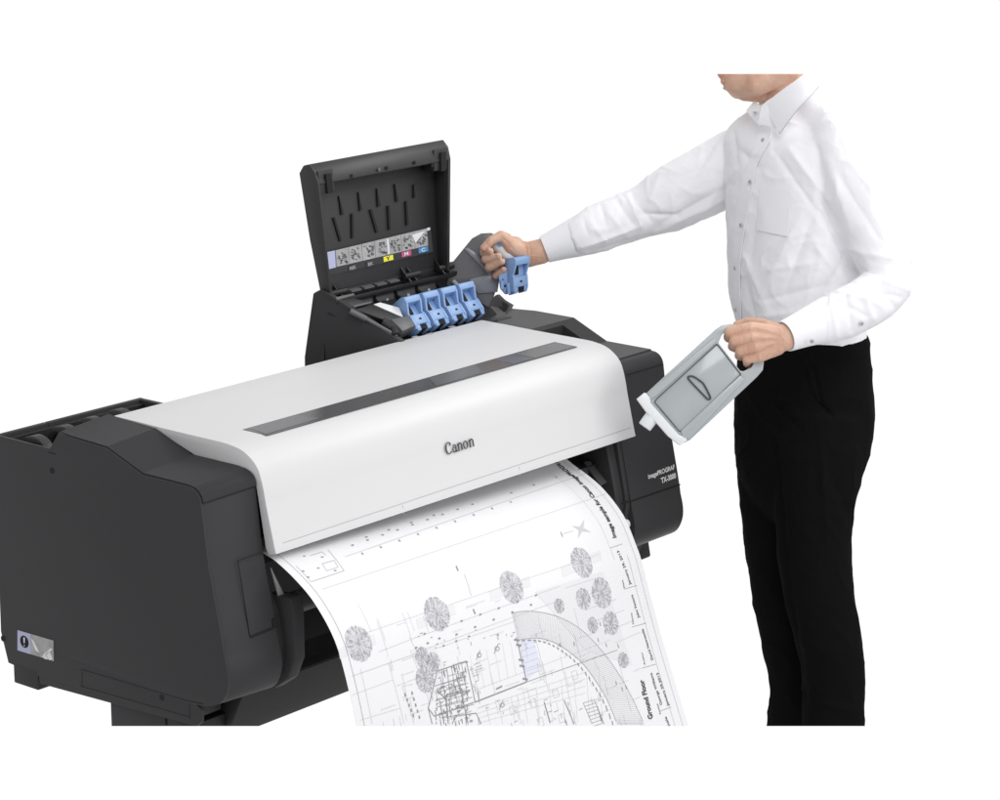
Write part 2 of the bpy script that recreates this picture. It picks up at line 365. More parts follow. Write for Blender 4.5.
# rear roll tray (between the rear rim and the white cover)
b = MB(); b.box((-.002, .600, .60), (.246, .612, .945)); b.box((.234, .42, .60), (.246, .600, .945)); b.build('tray_rim', M['dark'], printer, bevel=.002)
b = MB(); b.box((-.118, .588, .80), (.234, .600, .938)); b.box((-.118, .452, .78), (.234, .60, .80)); b.build('tray_liner', M['black'], printer, bevel=.001)
b = MB(); b.box((-.002, .30, .60), (.234, .452, .93)); b.build('tray_front_wall', M['black'], printer)
for (x, y) in ((37, 438), (66, 428), (93, 419.5), (121, 411.5)):
    c = P(x, y, 1, .53); arc = [(c.y+.045*math.cos(a), c.z-.040+.045*math.sin(a)) for a in [math.radians(k) for k in range(-10, 171, 15)]]
    arc += [(c.y+.031*math.cos(a), c.z-.040+.031*math.sin(a)) for a in [math.radians(k) for k in range(170, -11, -15)]]
    b = MB(); b.prism(arc, c.x-.011, c.x+.011); b.build('roll_guide', M['lid'], printer, bevel=.002)

# white top cover
outer = [(.418, .9885), (.35, .9885), (.281, .9875), (.14, .9875)] + [tuple(q) for q in cr([(.118, .987), (.085, .982), (.060, .970), (.042, .952), (.031, .922), (.024, .89)], 6)] + [(.005, .814), (.0015, .803)]
inner = [(.021, .798), (.027, .809), (.046, .912), (.050, .928), (.058, .940), (.080, .9475), (.196, .949), (.285, .975), (.418, .977)]
b = MB(); b.prism(outer+inner, 0, 1.06); cover = b.build('top_cover', M['white'], printer, bevel=.0035, seg=3, ang=40)
b = MB(); b.prism([(.415, .978), (.29, .976), (.20, .950), (.09, .9485), (.065, .940), (.055, .925), (.036, .83), (.06, .812), (.20, .812), (.415, .812)], .010, 1.05); b.build('cover_lining', M['black'], printer)
b = MB(); b.slab([V((.085, .165, .9875)), V((1.0, .170, .9875)), V((.998, .108, .9872)), V((.086, .104, .9870))], (0, 0, 1), .001, .0008); b.build('viewing_window', M['strip'], printer)
win = bpy.data.objects['viewing_window']
for x0_, x1_, x2_, x3_, nm, mt in ((.10, .22, .235, .09, 'window_end_reflection', 'stripsheen'), (.60, .74, .70, .56, 'window_mid_reflection', 'stripsheen'), (.80, .845, .85, .795, 'window_mid_reflection', 'stripb'), (.87, .99, .992, .862, 'window_end_reflection', 'stripsheen')):
    b = MB(); b.slab([V((x0_, .163, .98832)), V((x1_, .164, .98832)), V((x2_, .112, .98832)), V((x3_, .110, .98832))], (0, 0, 1), .0001, .0); b.build(nm, M[mt], win)  # thin patches laid on the window, its reflections painted in grey and blue
cn = V((0, -.977, .212)); cp = V((0, .005, .814)); cq = lambda x, y: PN(x, y, cp, cn)
g = MB(); seam(g, [cq(283, 543), cq(631, 427.5)], cn, .0009); seam(g, [cq(402.5, 505), cq(403.5, 514)], cn, .0012); seam(g, [cq(519, 467), cq(520, 476)], cn, .0012); each(g, 'cover_seam', M['wline'], printer)
b = MB(); rd = cq(473.8, 444.3)-cq(445.8, 453.6); ud = V((0, .212, .977))
# brand name in heavy contrast lettering, drawn stroke by stroke
def letter(mb, kind, x0, wd, org, xd, yd, s):
    def pt(u, v): return org + xd*((x0+u*wd)*s) + yd*(v*s)
    def ring(cx, cy, rx, ry, tx, ty, a0, a1, n=22):
        for i in range(n):
            A, B = [math.radians(lerp(a0, a1, t/n)) for t in (i, i+1)]
            f = lambda a, rx_, ry_: pt(cx+rx_*math.cos(a), cy+ry_*math.sin(a))
            mb.add([f(A, rx, ry), f(B, rx, ry), f(B, rx-tx, ry-ty), f(A, rx-tx, ry-ty)], [(0, 1, 2, 3)])
    def rect(x, y, X, Y): mb.add([pt(x, y), pt(X, y), pt(X, Y), pt(x, Y)], [(0, 1, 2, 3)])
    if kind == 'C':
        ring(.55, .5, .55, .52, .26, .07, 62, 318); mb.add([pt(.66, .97), pt(.98, .88), pt(.86, .60), pt(.74, .72)], [(0, 1, 2, 3)])
    if kind == 'a':
        ring(.40, .24, .40, .25, .24, .08, 60, 330); ring(.48, .44, .42, .24, .26, .07, 0, 150); rect(.64, .02, .92, .46); mb.add([pt(.64, .14), pt(.64, .02), pt(1.08, -.02), pt(1.08, .08), pt(.92, .12)], [(0, 1, 2, 3, 4)])
    if kind == 'n':
        rect(.08, .0, .36, .56); mb.add([pt(-.04, .58), pt(.08, .48), pt(.36, .48), pt(.36, .68)], [(0, 1, 2, 3)]); ring(.58, .40, .40, .28, .26, .10, 0, 140); rect(.72, .0, .98, .42)
        rect(-.02, 0, .44, .05); rect(.64, 0, 1.06, .05)
    if kind == 'o':
        ring(.5, .33, .52, .35, .28, .08, 0, 360, 30)
s = rd.length/3.62; xo = rd.normalized(); org = cq(445.8, 455.3)+cn*.0012
for kk, x0, wd in (('C', 0, .80), ('a', .84, .58), ('n', 1.50, .62), ('o', 2.22, .60), ('n', 2.94, .64)): letter(b, kk, x0, wd, org, xo, ud, s*1.02)
b.build('brand_lettering', M['logo'], printer, recalc=False)

# ink bay behind the cover
b = MB()
WL = [V((.70, .602, .80)), V((.70, .600, .945)), V((.70, .572, 1.085)), V((.702, .556, 1.094)), V((.706, .535, 1.088)), V((.795, .412, .990)), V((.795, .40, .90))]
WR = [V((1.205, .602, .80)), V((1.205, .600, .945)), V((1.20, .572, 1.08)), V((1.19, .556, 1.09)), V((1.17, .535, 1.06)), V((1.165, .412, .984)), V((1.165, .40, .90))]
inset = lambda p, dx, dz: V((p.x+dx, p.y, p.z+dz))
def loft_solid(mb, A, B):
    k = len(A); fs = [(i, (i+1) % k, (i+1) % k+k, i+k) for i in range(k)]; mb.add(A+B, fs+[tuple(reversed(range(k))), tuple(range(k, 2*k))])
loft_solid(b, WL, [inset(p, .014, 0) for p in WL]); baywall = b.build('ink_bay_wall', M['dark'], printer, bevel=.003)
b = MB(); _w = [P(500, 293.5, 1, .56), P(506, 299.5, 1, .52), P(512, 304.6, 1, .49), P(508, 314, 1, .44)]; WR2 = [V((_w[0].x, .602, .80)), V((_w[0].x, .600, _w[0].z-.03)), _w[0], _w[1], _w[2], _w[3], V((_w[3].x, .40, .90))]; print('WR2', WR2)
loft_solid(b, [inset(p, -.014, 0) for p in WR2], WR2); b.build('ink_bay_wall', M['dark'], printer, bevel=.004)
b = MB(); loft_solid(b, [V((.714, .60, .80)), V((.714, .585, 1.055)), V((.714, .54, 1.045)), V((.80, .445, .968)), V((.80, .40, .975)), V((.80, .40, .8))], [V((1.18, .60, .80)), V((1.18, .585, 1.03)), V((1.17, .54, 1.03)), V((1.16, .445, .968)), V((1.16, .40, .975)), V((1.16, .40, .8))])
b.build('ink_bay_floor', M['black'], printer)
b = MB(); b.box((.716, .558, .90), (1.16, .571, 1.070)); b.build('ink_bay_back', M['black'], printer)
b = MB(); b.box((.795, .405, .95), (1.150, .430, .982)); b.prism([(.43, .984), (.405, .986), (.405, .975), (.43, .975)], .78, 1.1); b.build('ink_bay_sill', M['dark'], printer, bevel=.003)
# hinge bar, slot separators and back plates
b = MB(); b.box((.718, .556, 1.066), (1.165, .572, 1.084)); b.box((.718, .545, 1.058), (1.165, .556, 1.068)); b.build('hinge_bar', M['black'], printer, bevel=.002)
def bay(x, y, Y=.53): return P(x, y, 1, Y)
for i in range(6):
    if i == 5: continue
    x0 = .735+i*.0668
    b = MB(); b.prism([(.556, 1.058), (.538, 1.020), (.542, 1.016), (.560, 1.052)], x0+.004, x0+.060); plate = b.build('slot_plate', M['dark2'], printer, bevel=.001)
    b = MB(); disc(b, V((x0+.034, .5475, 1.040)), (0, -.9, .42), .0038, .001, .0012); b.build('slot_pin', M['steel'], plate)
    b = MB(); b.prism([(.552, 1.05), (.515, 1.040), (.490, 1.02), (.48, 1.0), (.552, .99)], x0+.061, x0+.0645); b.build('slot_divider', M['black'], printer, bevel=.001)
# closed black slot cover at the left of the bay
sp = V((0, .50, 1.058)); sn = V((0, -.62, .785)); sq = lambda x, y, l=0: PN(x, y, sp, sn)+sn*l
b = MB()
b.slab([sq(338, 300.5), sq(352, 297), sq(370, 302.5), sq(353, 306.5)], sn, .03, 0); b.slab([sq(354.5, 309), sq(373, 304), sq(402, 317), sq(390, 322)], sn, .03, 0)
each(b, 'slot_cover', M['black'], printer, bevel=.002)
b = MB(); b.slab([sq(335, 298), sq(353, 294), sq(354.5, 295.5), sq(337, 300.5)], sn, .004, .002); b.slab([sq(353, 306.5), sq(370.5, 302.5), sq(371, 303.5), sq(353.5, 308)], sn, .004, .003); each(b, 'cover_trim', M['grey'], printer)
b = MB(); b.slab([sq(389.6, 321), sq(407.6, 317), sq(415, 327), sq(401.6, 333)], sn, .03, .006); b.build('slot_latch', M['grey'], printer, bevel=.003)
b = MB(); b.tube([sq(350, 311), sq(366, 319)], .006, 12); b.tube([sq(366, 319), sq(397, 336)], .004, 12); b.build('latch_rod', M['grey'], printer)
b = MB(); b.tube([sq(382, 322), sq(392, 328), sq(396, 336)], .011, 12); b.build('latch_arm', M['black'], printer)
b = MB(); b.slab([sq(373.5, 303.5), sq(380, 301.5), sq(400, 307), sq(404, 316.5)], sn, .02, -.002); b.build('tank_body_in_slot', M['lab'], printer, bevel=.002)

# raised ink lid
hy, hz = .558, 1.076
LX0, LX1 = .702, 1.104
def lidp(x, t, d):      # t = height above the hinge, d = depth behind the opening plane
    base = V((x, .534, 1.080)); upv = V((0, .085, .996)).normalized(); bk = V((0, .996, -.085)).normalized(); return base+upv*t+bk*d
_lp = lidp
def lidp(x, t, d):
    k = (x-LX0)/(LX1-LX0); tt_ = max(0, min(1, t/.27)); x = lerp(lerp(.714, .700, tt_), lerp(1.090, 1.121, tt_), k); return _lp(x, t, d)
def lbox(mb, x0, x1, t0, t1, d0, d1): mb.box((x0, t0, d0), (x1, t1, d1), lambda p: lidp(p.x, p.y, p.z))
b = MB(); pr = [(-.004, .0), (.236, -.001), (.262, .006), (.277, .020), (.274, .036), (.258, .050), (.12, .042), (.0, .028)]
def lprism(mb, prof, x0, x1): mb.prism(prof, x0, x1, lambda p: lidp(p.x, p.y, p.z))
lprism(b, pr, LX0, LX0+.006); lprism(b, pr, LX1-.008, LX1)
lprism(b, [(-.002, .026), (.265, .045), (.265, .050), (-.002, .031)], LX0+.005, LX1-.007)
lprism(b, [(.236, -.001), (.262, .006), (.277, .020), (.274, .038), (.258, .052), (.246, .050), (.246, .042), (.246, .014), (.235, .010), (.233, .001)], LX0+.005, LX1-.007)
inklid = b.build('ink_lid', M['lid'], printer, bevel=.002, seg=2)
b = MB()
for x in (LX0+.006, LX1-.050): lbox(b, x, x+.042, .216, .262, .0015, .03)
each(b, 'lid_latch_block', M['lid'], inklid, bevel=.001)
b = MB()
for x in (LX0+.022, LX1-.034): lbox(b, x, x+.016, .214, .254, -.004, .004)
each(b, 'lid_latch_slot', M['gap'], inklid)
b = MB()
for x, t in ((.80, .240), (.905, .243), (.99, .243), (1.045, .230)):
    disc(b, lidp(x, t, .003), (0, -1, .08), .004, .002, .005)
each(b, 'lid_screw', M['gap'], inklid)
b = MB(); disc(b, lidp(.88, .243, .002), (0, -1, .1), .004, .002, .006); b.build('lid_catch', M['grey'], inklid)
_a, _b = lidp(.9, .02, .0275-.001), lidp(.9, .24, .0432-.001); lnn = V((1, 0, 0)).cross(_b-_a).normalized(); lnn = -lnn if lnn.y > 0 else lnn
# stiffening ribs on the inner face
ld = lambda x, y: PN(x, y, _a, lnn)
for tri in ([(338, 196), (343, 214.5), (340.5, 215)], [(357.5, 192), (361.5, 210), (359, 211)], [(376, 188.5), (379.8, 206), (377, 207)], [(394, 184), (398, 201.5), (395.5, 202)], [(412.8, 184.5), (415, 197.5), (413, 198)],
            [(332.2, 218), (334, 217.5), (341, 241), (339, 241.5)], [(350.5, 214), (352.5, 213.5), (353, 238), (351, 238.5)], [(369, 210), (371, 209.5), (377.5, 232), (375.5, 233)], [(386.8, 206), (388.8, 205.5), (390, 229.5), (388, 230)], [(404.7, 201.5), (406.3, 201), (408, 225), (406, 225.5)]):
    b = MB(); b.slab([ld(*p) for p in tri], lnn, .004, .003); b.build('lid_rib', M['gap'], inklid)
# instruction label strip
ln = lnn
def lq(x, y): return ld(x, y)
b = MB(); b.slab([lq(324.5, 252), lq(430, 227), lq(432.5, 252), lq(326.5, 276)], ln, .001, .0018); lab = b.build('lid_label', M['dark2'], inklid)
b = MB(); TL, TR, BL, BR = (334.5, 250.5), (426, 228.5), (335.5, 267), (427.5, 245.5)
def lb(u, v): 
    a = lerp(V(TL), V(TR), u); c = lerp(V(BL), V(BR), u); return lerp(a, c, v)
for i in range(7):
    u0, u1 = i/7+.002, (i+1)/7-.002
    b = MB(); b.slab([lq(*lb(u0, 0)), lq(*lb(u1, 0)), lq(*lb(u1, 1)), lq(*lb(u0, 1))], ln, .001, .0026); pic = b.build('label_picture', M['lgrey'], lab)
    b = MB(); rnd = random.Random(i)
    for k in range(22):
        u, v = rnd.uniform(u0+.015, u1-.03), rnd.uniform(.12, .8); du, dv = rnd.uniform(.008, .03), rnd.uniform(.04, .16)
        b.slab([lq(*lb(u, v)), lq(*lb(u+du, v+.04)), lq(*lb(u+du, v+dv)), lq(*lb(u+.006, v+dv))], ln, .0006, .0032)
    b.build('picture_lines', M['grey'], pic)
b = MB(); b.slab([lq(325, 252.5), lq(334, 250.5), lq(335, 267.5), lq(327, 269.5)], ln, .001, .0026); b.build('label_heading', M['lilac'], lab)
b = MB(); b.slab([lq(385.6, 239), lq(387.2, 238.6), lq(388.6, 254), lq(387, 254.5)], ln, .001, .0034); b.slab([lq(411, 235), lq(424, 231), lq(414.5, 243)], ln, .001, .0034); b.slab([lq(426, 228), lq(429, 227.5), lq(429, 230), lq(426, 231)], ln, .001, .0034); each(b, 'label_arrow', M['lab'], lab)
for txt, x0, y0, x1, y1, mt, mt2 in (('MBK', 347.5, 266.5, 356, 264, 'dark2', 'steel'), ('BK', 365, 262.5, 374, 260, 'dark2', 'steel'), ('Y', 382.5, 257, 392, 254.8, 'yellow', 'inkd'), ('M', 400.5, 252.5, 410, 250.2, 'magenta', 'wtext'), ('C', 417.5, 248.5, 426.8, 246.2, 'cyan', 'wtext')):
    b = MB(); b.slab([lq(x0, y0), lq(x1, y1), lq(x1+.4, y1+5), lq(x0+.4, y0+5)], ln, .001, .0030); t_ = b.build('colour_tag', M[mt], lab)
    b = MB(); d_ = lq(x1, y1)-lq(x0, y0); wd_ = d_.length*(.24+.17*len(txt)); put_text(b, txt, lq((x0+x1)/2, (y0+y1)/2+4.2)-d_.normalized()*wd_/2+ln*.0036, d_.normalized(), V((0, .085, .996)), .0105, wd_, bold=.02); b.build('tag_letter', M[mt2], t_, recalc=False)
# hinges
for x in (.735, .965, 1.075):
    b = MB(); b.prism([(.532, 1.072), (.575, 1.072), (.570, 1.100), (.562, 1.100)], x-.004, x); b.prism([(.532, 1.072), (.575, 1.072), (.570, 1.096), (.562, 1.096)], x+.016, x+.020)
    b.tube([V((x-.012, .545, 1.083)), V((x+.036, .545, 1.083))], .007, 12); b.build('hinge', M['black'], printer)
b = MB()
for i in range(4): b.prism([(.575, 1.083), (.545, 1.079), (.545, 1.076), (.575, 1.076)], .79+i*.04, .82+i*.04)
each(b, 'hinge_tab', M['grey'], printer)

# small embossed marks on the cover beside the tanks
b = MB()
for x, y in ((415, 337), (430, 334), (452, 327)): 
    c = P(x, y, 2, .9885); b.box((c.x-.008, c.y-.004, .9887), (c.x+.008, c.y+.004, .9893))
each(b, 'cover_mark', M['wline'], printer)

# ================================================================== INK TANKS (blue levers)
def lever_parts(fr, parent):
    # local frame: x width (0..1), y along the slope (0..1, front to back), z out of the slope (metres scaled by fr)
    b = MB()
    side_prof = [(-.02, -.45), (0, -.02), (.10, .03), (.42, .02), (.50, -.02), (.80, .16), (.98, .18), (1.05, .05), (1.05, -.45)]
    for x0, x1 in ((0, .11), (.89, 1)): b.prism(side_prof, x0, x1, fr)
    b.prism([(.80, .16), (.98, .18), (1.05, .05), (1.05, -.3), (.82, -.3)], .11, .89, fr)
    b.prism([(.30, -.5), (.30, -.11), (.82, -.13), (.82, -.5)], .11, .89, fr)
    b.prism([(.12, -.3), (.12, .015), (.44, .015), (.44, -.3)], .11, .89, fr)
    b.prism([(-.10, -.4), (-.06, -.03), (.12, .0), (.12, -.4)], .11, .34, fr); b.prism([(-.10, -.4), (-.06, -.03), (.12, .0), (.12, -.4)], .78, .98, fr)
    o = b.build('lever', M['blue'], parent, bevel=.0009, seg=2)
    b = MB(); b.prism([(.50, -.115), (.78, -.125), (.78, -.10), (.50, -.095)], .13, .50, fr); b.prism([(.25, .0), (.31, .0), (.31, .022), (.25, .022)], .46, .60, fr); b.prism([(-.03, -.40), (-.03, -.06), (.11, -.06), (.11, -.40)], .345, .775, fr)
    each(b, 'lever_opening', M['gap'], o)
    return o
look = ['first blue ink tank lever from the left, next to the closed black slot', 'second blue ink tank lever from the left in the open ink bay', 'third blue ink tank lever from the left in the open ink bay', 'blue ink tank lever at the right end of the row in the bay']
for i in range(4):
    x0 = .8665+i*.0582
    A = V((x0, .433, 1.001)); Y_ = V((0, .045, .055)); Z_ = V((0, -.78, .63))*.070
    e = empty('ink_tank', A, look[i], 'ink tank', 'blue ink tank levers in the open ink bay')
    fr = lambda p, A=A, Y_=Y_, Z_=Z_: A+V((p.x*.0475, 0, 0))+Y_*p.y+Z_*p.z
    lever_parts(fr, e)
    b = MB(); b.box((x0+.006, .478, .99), (x0+.042, .515, 1.034)); b.build('tank_body', M['tankw'], e, bevel=.004)

# ================================================================== PAPER
Lc = [(.10, .801), (.06, .797), (.035, .792), (.010, .784), (-.036, .760), (-.080, .728), (-.124, .676), (-.150, .618), (-.178, .521), (-.203, .40), (-.232, .27), (-.265, .12), (-.29, .0)]
Rc = [(.12, .782), (.085, .772), (.057, .759), (.025, .746), (-.012, .727), (-.050, .698), (-.078, .667), (-.104, .620), (-.118, .590), (-.142, .520), (-.175, .430), (-.240, .270), (-.30, .13)]
def arc(c):
    q = cr([V((0, a, b)) for a, b in c], 8); s = [0]
    for i in range(1, len(q)): s.append(s[-1]+(q[i]-q[i-1]).length)
    return q, s
LQ, LS = arc(Lc); RQ, RS = arc(Rc)
def at_s(q, s, v):
    v = max(0, min(v, s[-1]-1e-6)); lo_, hi_ = 0, len(s)-1
    while hi_-lo_ > 1:
        m = (lo_+hi_)//2
        if s[m] <= v: lo_ = m
        else: hi_ = m
    return lerp(q[lo_], q[hi_], (v-s[lo_])/(s[hi_]-s[lo_]))
PW = .916
def paper(u, v, lift=0):
    a, c = at_s(LQ, LS, v), at_s(RQ, RS, v); p = lerp(a, c, u); p.x = .010+u*PW
    if lift:
        a2, c2 = at_s(LQ, LS, v+.004), at_s(RQ, RS, v+.004); q = lerp(a2, c2, u); q.x = p.x
        t = (q-p).normalized(); p = p + V((1, 0, 0)).cross(t).normalized()*(-lift)*(1)
    return p
sheet = MB(); NU, NV = 24, 260; VM = min(LS[-1], RS[-1])-.002
for j in range(NV+1):
    for i in range(NU+1): sheet.v.append(paper(i/NU, VM*j/NV))
sheet.f = [[j*(NU+1)+i, j*(NU+1)+i+1, (j+1)*(NU+1)+i+1, (j+1)*(NU+1)+i] for j in range(NV) for i in range(NU)]
# which way is outward
tt = V((1, 0, 0)).cross((paper(.5, .35)-paper(.5, .34))); SG = 1 if tt.dot(CC-paper(.5, .35)) > 0 else -1
def paper_l(u, v, lift=.0005):
    p = paper(u, v); t = (paper(u, v+.004)-p).normalized(); return p + V((1, 0, 0)).cross(t).normalized()*SG*lift
psheet = sheet.build('printed_sheet', M['paper'], None, ang=60)
psheet.modifiers.new('s', 'SOLIDIFY').thickness = .0003; psheet.modifiers['s'].offset = 0
tag(psheet, 'wide white sheet with an architectural ground floor plan curling down out of the printer', 'printed sheet')
_cache = {}
def uv(x, y):
    u, v = .5, .3
    for _ in range(25):
        def e(u, v): q = PX(paper(u, v)); return q[0]-x, q[1]-y
        e0 = e(u, v); h = 1e-3; ea, eb = e(u+h, v), e(u, v+h)
        a, b_, c, d = (ea[0]-e0[0])/h, (eb[0]-e0[0])/h, (ea[1]-e0[1])/h, (eb[1]-e0[1])/h; D = a*d-b_*c
        if abs(D) < 1e-9: break
        du, dv = (d*e0[0]-b_*e0[1])/D, (a*e0[1]-c*e0[0])/D
        u -= max(-.2, min(.2, du)); v -= max(-.1, min(.1, dv)); v = max(.02, min(v, VM-.01))
    return u, v
def pline(mb, a, c, wd=.0009, lift=.0010, px=True):
    if px: a, c = uv(*a), uv(*c)
    L = math.hypot((c[0]-a[0])*PW, c[1]-a[1]); n_ = max(1, int(L/.02))
    if L < 1e-6: return
    nx, ny = -(c[1]-a[1])/L*wd/2, (c[0]-a[0])*PW/L*wd/2
    vs = []
    for k in range(n_+1):
        t = k/n_; u, v = lerp(a[0], c[0], t), lerp(a[1], c[1], t)
        vs += [paper_l(u+nx/PW, v+ny, lift), paper_l(u-nx/PW, v-ny, lift)]
    mb.add(vs, [(2*k, 2*k+1, 2*k+3, 2*k+2) for k in range(n_)])
def ppath(mb, pts, wd=.0009, lift=.0010):
    for a, c in zip(pts[:-1], pts[1:]): pline(mb, a, c, wd, lift)
def pquad(mb, pts, lift=.0004, n_=14):
    q = [uv(*p) for p in pts]; vs = []
    for j in range(n_+1):
        for i in range(n_+1):
            a = (lerp(q[0][0], q[1][0], i/n_), lerp(q[0][1], q[1][1], i/n_)); c = (lerp(q[3][0], q[2][0], i/n_), lerp(q[3][1], q[2][1], i/n_))
            vs.append(paper_l(lerp(a[0], c[0], j/n_), lerp(a[1], c[1], j/n_), lift))
    mb.add(vs, [(j*(n_+1)+i, j*(n_+1)+i+1, (j+1)*(n_+1)+i+1, (j+1)*(n_+1)+i) for j in range(n_) for i in range(n_)])
def ptext(mb, body, p0, p1, hpx, lift=.0012, bold=.02, flip=1):
    # baseline from pixel p0 to p1, letters standing to the left of that direction when flip = 1
    a, c = uv(*p0), uv(*p1); L = math.hypot((c[0]-a[0])*PW, c[1]-a[1]); dx, dy = (c[0]-a[0])*PW/L, (c[1]-a[1])/L
    nx, ny = dy*flip, -dx*flip
    nx, ny = -nx, -ny
    vs, fs = text_polys(body, 1, bold=bold); x0 = min(v[0] for v in vs); x1 = max(v[0] for v in vs); sx = L/(x1-x0)
    mb.add([paper_l(a[0]+(dx*(q[0]-x0)*sx+nx*(q[1]-.35)*hpx)/PW, a[1]+dy*(q[0]-x0)*sx+ny*(q[1]-.35)*hpx, lift) for q in vs], fs)
fine, dark_, pale, tint, btint, trees, letters = MB(), MB(), MB(), MB(), MB(), MB(), MB()
# border and title block
def edge(u, v0, v1, mb=pale, wd=.0010):
    k = 70
    for i in range(k): pline(mb, (u, lerp(v0, v1, i/k)), (u, lerp(v0, v1, (i+1)/k)), wd, .0010, False)
edge(.022, .04, VM-.02, fine, .0008); 
u_out = uv(655, 600)[0]; u_in = uv(640.5, 606)[0]
edge(.982, .04, VM-.02, pale); edge(u_in, uv(613, 560)[1], VM-.02, pale)
edge(uv(597, 520)[0], .06, uv(613, 560)[1], pale, .0007)
for p, q in (((610, 548), (622, 544)), ((624, 589), (636.5, 585.5)), ((631.5, 627), (646, 623)), ((642, 668), (656, 664)), ((660, 711), (671, 707))): pline(fine, p, q, .0008)
# two long ruled lines and dimension rows under the cover
def row(p, q, n_, mb=dark_, ln_=.008, wd=.0024, jit=0, vert=False):
    for i in range(n_):
        t = (i+.5)/n_; x, y = lerp(p[0], q[0], t), lerp(p[1], q[1], t); a = uv(x, y)
        if vert: pline(mb, (a[0], a[1]-ln_/2), (a[0], a[1]+ln_/2), wd, .0012, False)
        else: pline(mb, (a[0]-ln_/2/PW, a[1]), (a[0]+ln_/2/PW, a[1]), wd, .0012, False)
pline(pale, (322, 589.5), (606, 494), .0008); pline(fine, (345, 557), (588, 473), .0005)
row((345, 548), (480, 502), 9, ln_=.006, wd=.003); row((353, 557), (520, 499), 9, ln_=.003, wd=.005); row((500, 497), (590, 466), 4, ln_=.006, wd=.003)
row((355, 541), (445, 512), 4, ln_=.006, wd=.003)
ppath(fine, [(311, 582), (344, 571), (328, 550)], .0008); ppath(fine, [(322, 564), (334, 560.5), (338, 567.5), (326.5, 571), (322, 564)], .0007); ppath(fine, [(296, 566), (311, 582)], .0007)
ppath(fine, [(310, 556), (322, 552), (326, 556)], .0007)
for p in ((303, 571), (308, 577), (318, 568), (335, 570.5), (322, 557), (304, 556)): a = uv(*p); pline(dark_, (a[0]-.003, a[1]), (a[0]+.003, a[1]+.001), .003, .0006, False)
# street lines above the house
pline(pale, (350, 638), (600, 554), .0006); pline(pale, (352, 676), (420, 652), .0010)
for f in (((411, 639), (560, 586)), ((417, 652), (560, 600)), ((409, 637), (417, 652)), ((437, 648), (515, 621))): pline(pale, *f, .0007)
row((410, 650), (445, 636), 3, ln_=.006, wd=.003); row((415, 637), (545, 592), 7, ln_=.006, wd=.003); row((447, 638), (540, 601), 5, ln_=.006, wd=.003); pline(dark_, (456, 566), (458, 571), .003); pline(dark_, (473, 609), (475, 614), .003); pline(fine, (464, 574), (471, 596), .0006)
row((437, 648), (475, 634), 3, ln_=.005, wd=.003)
for p, q in (((409, 640), (378, 652)), ((352, 695), (392, 680)), ((360, 720), (400, 708)), ((388, 662), (404, 724)), ((402, 686), (413, 684)), ((402, 686), (414, 724)), ((360, 668), (372, 724))): pline(pale, p, q, .0007)
# star north mark
c = V((581, 529))
for k in range(4):
    a = math.radians(18+90*k); t = c+V((math.cos(a), math.sin(a)))*10; l = c+V((math.cos(a+.785), math.sin(a+.785)))*2.6; r_ = c+V((math.cos(a-.785), math.sin(a-.785)))*2.6
    vs = [paper_l(*uv(*q_), .0006) for q_ in (c, l, t, r_)]; pale.add(vs, [(0, 1, 2, 3)])
pline(fine, (563, 534), (573, 531), .0006); pline(dark_, (560.5, 532), (562.5, 537), .002)
# trees: dense radial scribble in a circle
def tree(x, y, r, sq=(0, 0), seed=1):
    rnd = random.Random(seed*7+3); u0, v0 = uv(x, y); R = r/1000
    ctr = paper_l(u0, v0, .0004); k = 28
    ring = [paper_l(u0+R*rnd.uniform(.93, 1.04)*math.cos(6.2832*i/k)/PW, v0+R*rnd.uniform(.93, 1.04)*math.sin(6.2832*i/k), .0004) for i in range(k)]
    rr = [rnd.uniform(.93, 1.04) for _ in range(k)]; vs = [paper_l(u0, v0, .0006)]; m_ = 5
    for j in range(1, m_+1): vs += [paper_l(u0+R*rr[i]*j/m_*math.cos(6.2832*i/k)/PW, v0+R*rr[i]*j/m_*math.sin(6.2832*i/k), .0006) for i in range(k)]
    tint2.add(vs, [(0, 1+i, 1+(i+1) % k) for i in range(k)] + [(1+(j-1)*k+i, 1+j*k+i, 1+j*k+(i+1) % k, 1+(j-1)*k+(i+1) % k) for j in range(1, m_) for i in range(k)])
    for i in range(int(30+r*2.2)):
        a = rnd.uniform(0, 6.283); r0 = R*math.sqrt(rnd.uniform(.0, .9)); r1 = min(R*1.02, r0+R*rnd.uniform(.12, .32)); b_ = a+rnd.uniform(-.35, .35)
        pline(trees, (u0+r0*math.cos(a)/PW, v0+r0*math.sin(a)), (u0+r1*math.cos(b_)/PW, v0+r1*math.sin(b_)), .0007, .0012, False)
    for i in range(12):
        a = 6.283*i/12; pline(trees, (u0, v0), (u0+R*math.cos(a)/PW, v0+R*math.sin(a)), .0006, .0012, False)
tint2 = MB()
for i, (x, y, r) in enumerate([(358.5, 643.5, 33), (437, 614, 33), (511.5, 587, 32), (581.5, 562.5, 31), (601.5, 593, 31), (583, 599, 22), (559, 606, 15), (592.5, 625, 16), (610.5, 623, 24), (623, 660, 16), (422, 657, 19), (433, 662, 18), (425, 679, 25)]): tree(x, y, r, seed=i)
# pale squares either side of the street trees
for x, y in ((368, 640), (448, 610), (423, 620), (496, 592), (523, 582), (568, 568), (594, 556), (345, 650)): pquad(tint, [(x-7, y-1), (x+6, y-6), (x+8, y+4), (x-5, y+9)], .0004, 4)
pquad(tint, [(535, 592), (603, 572), (632, 665), (585, 650)], .0005); pquad(tint, [(410, 650), (434, 646), (448, 672), (430, 705)], .0005)
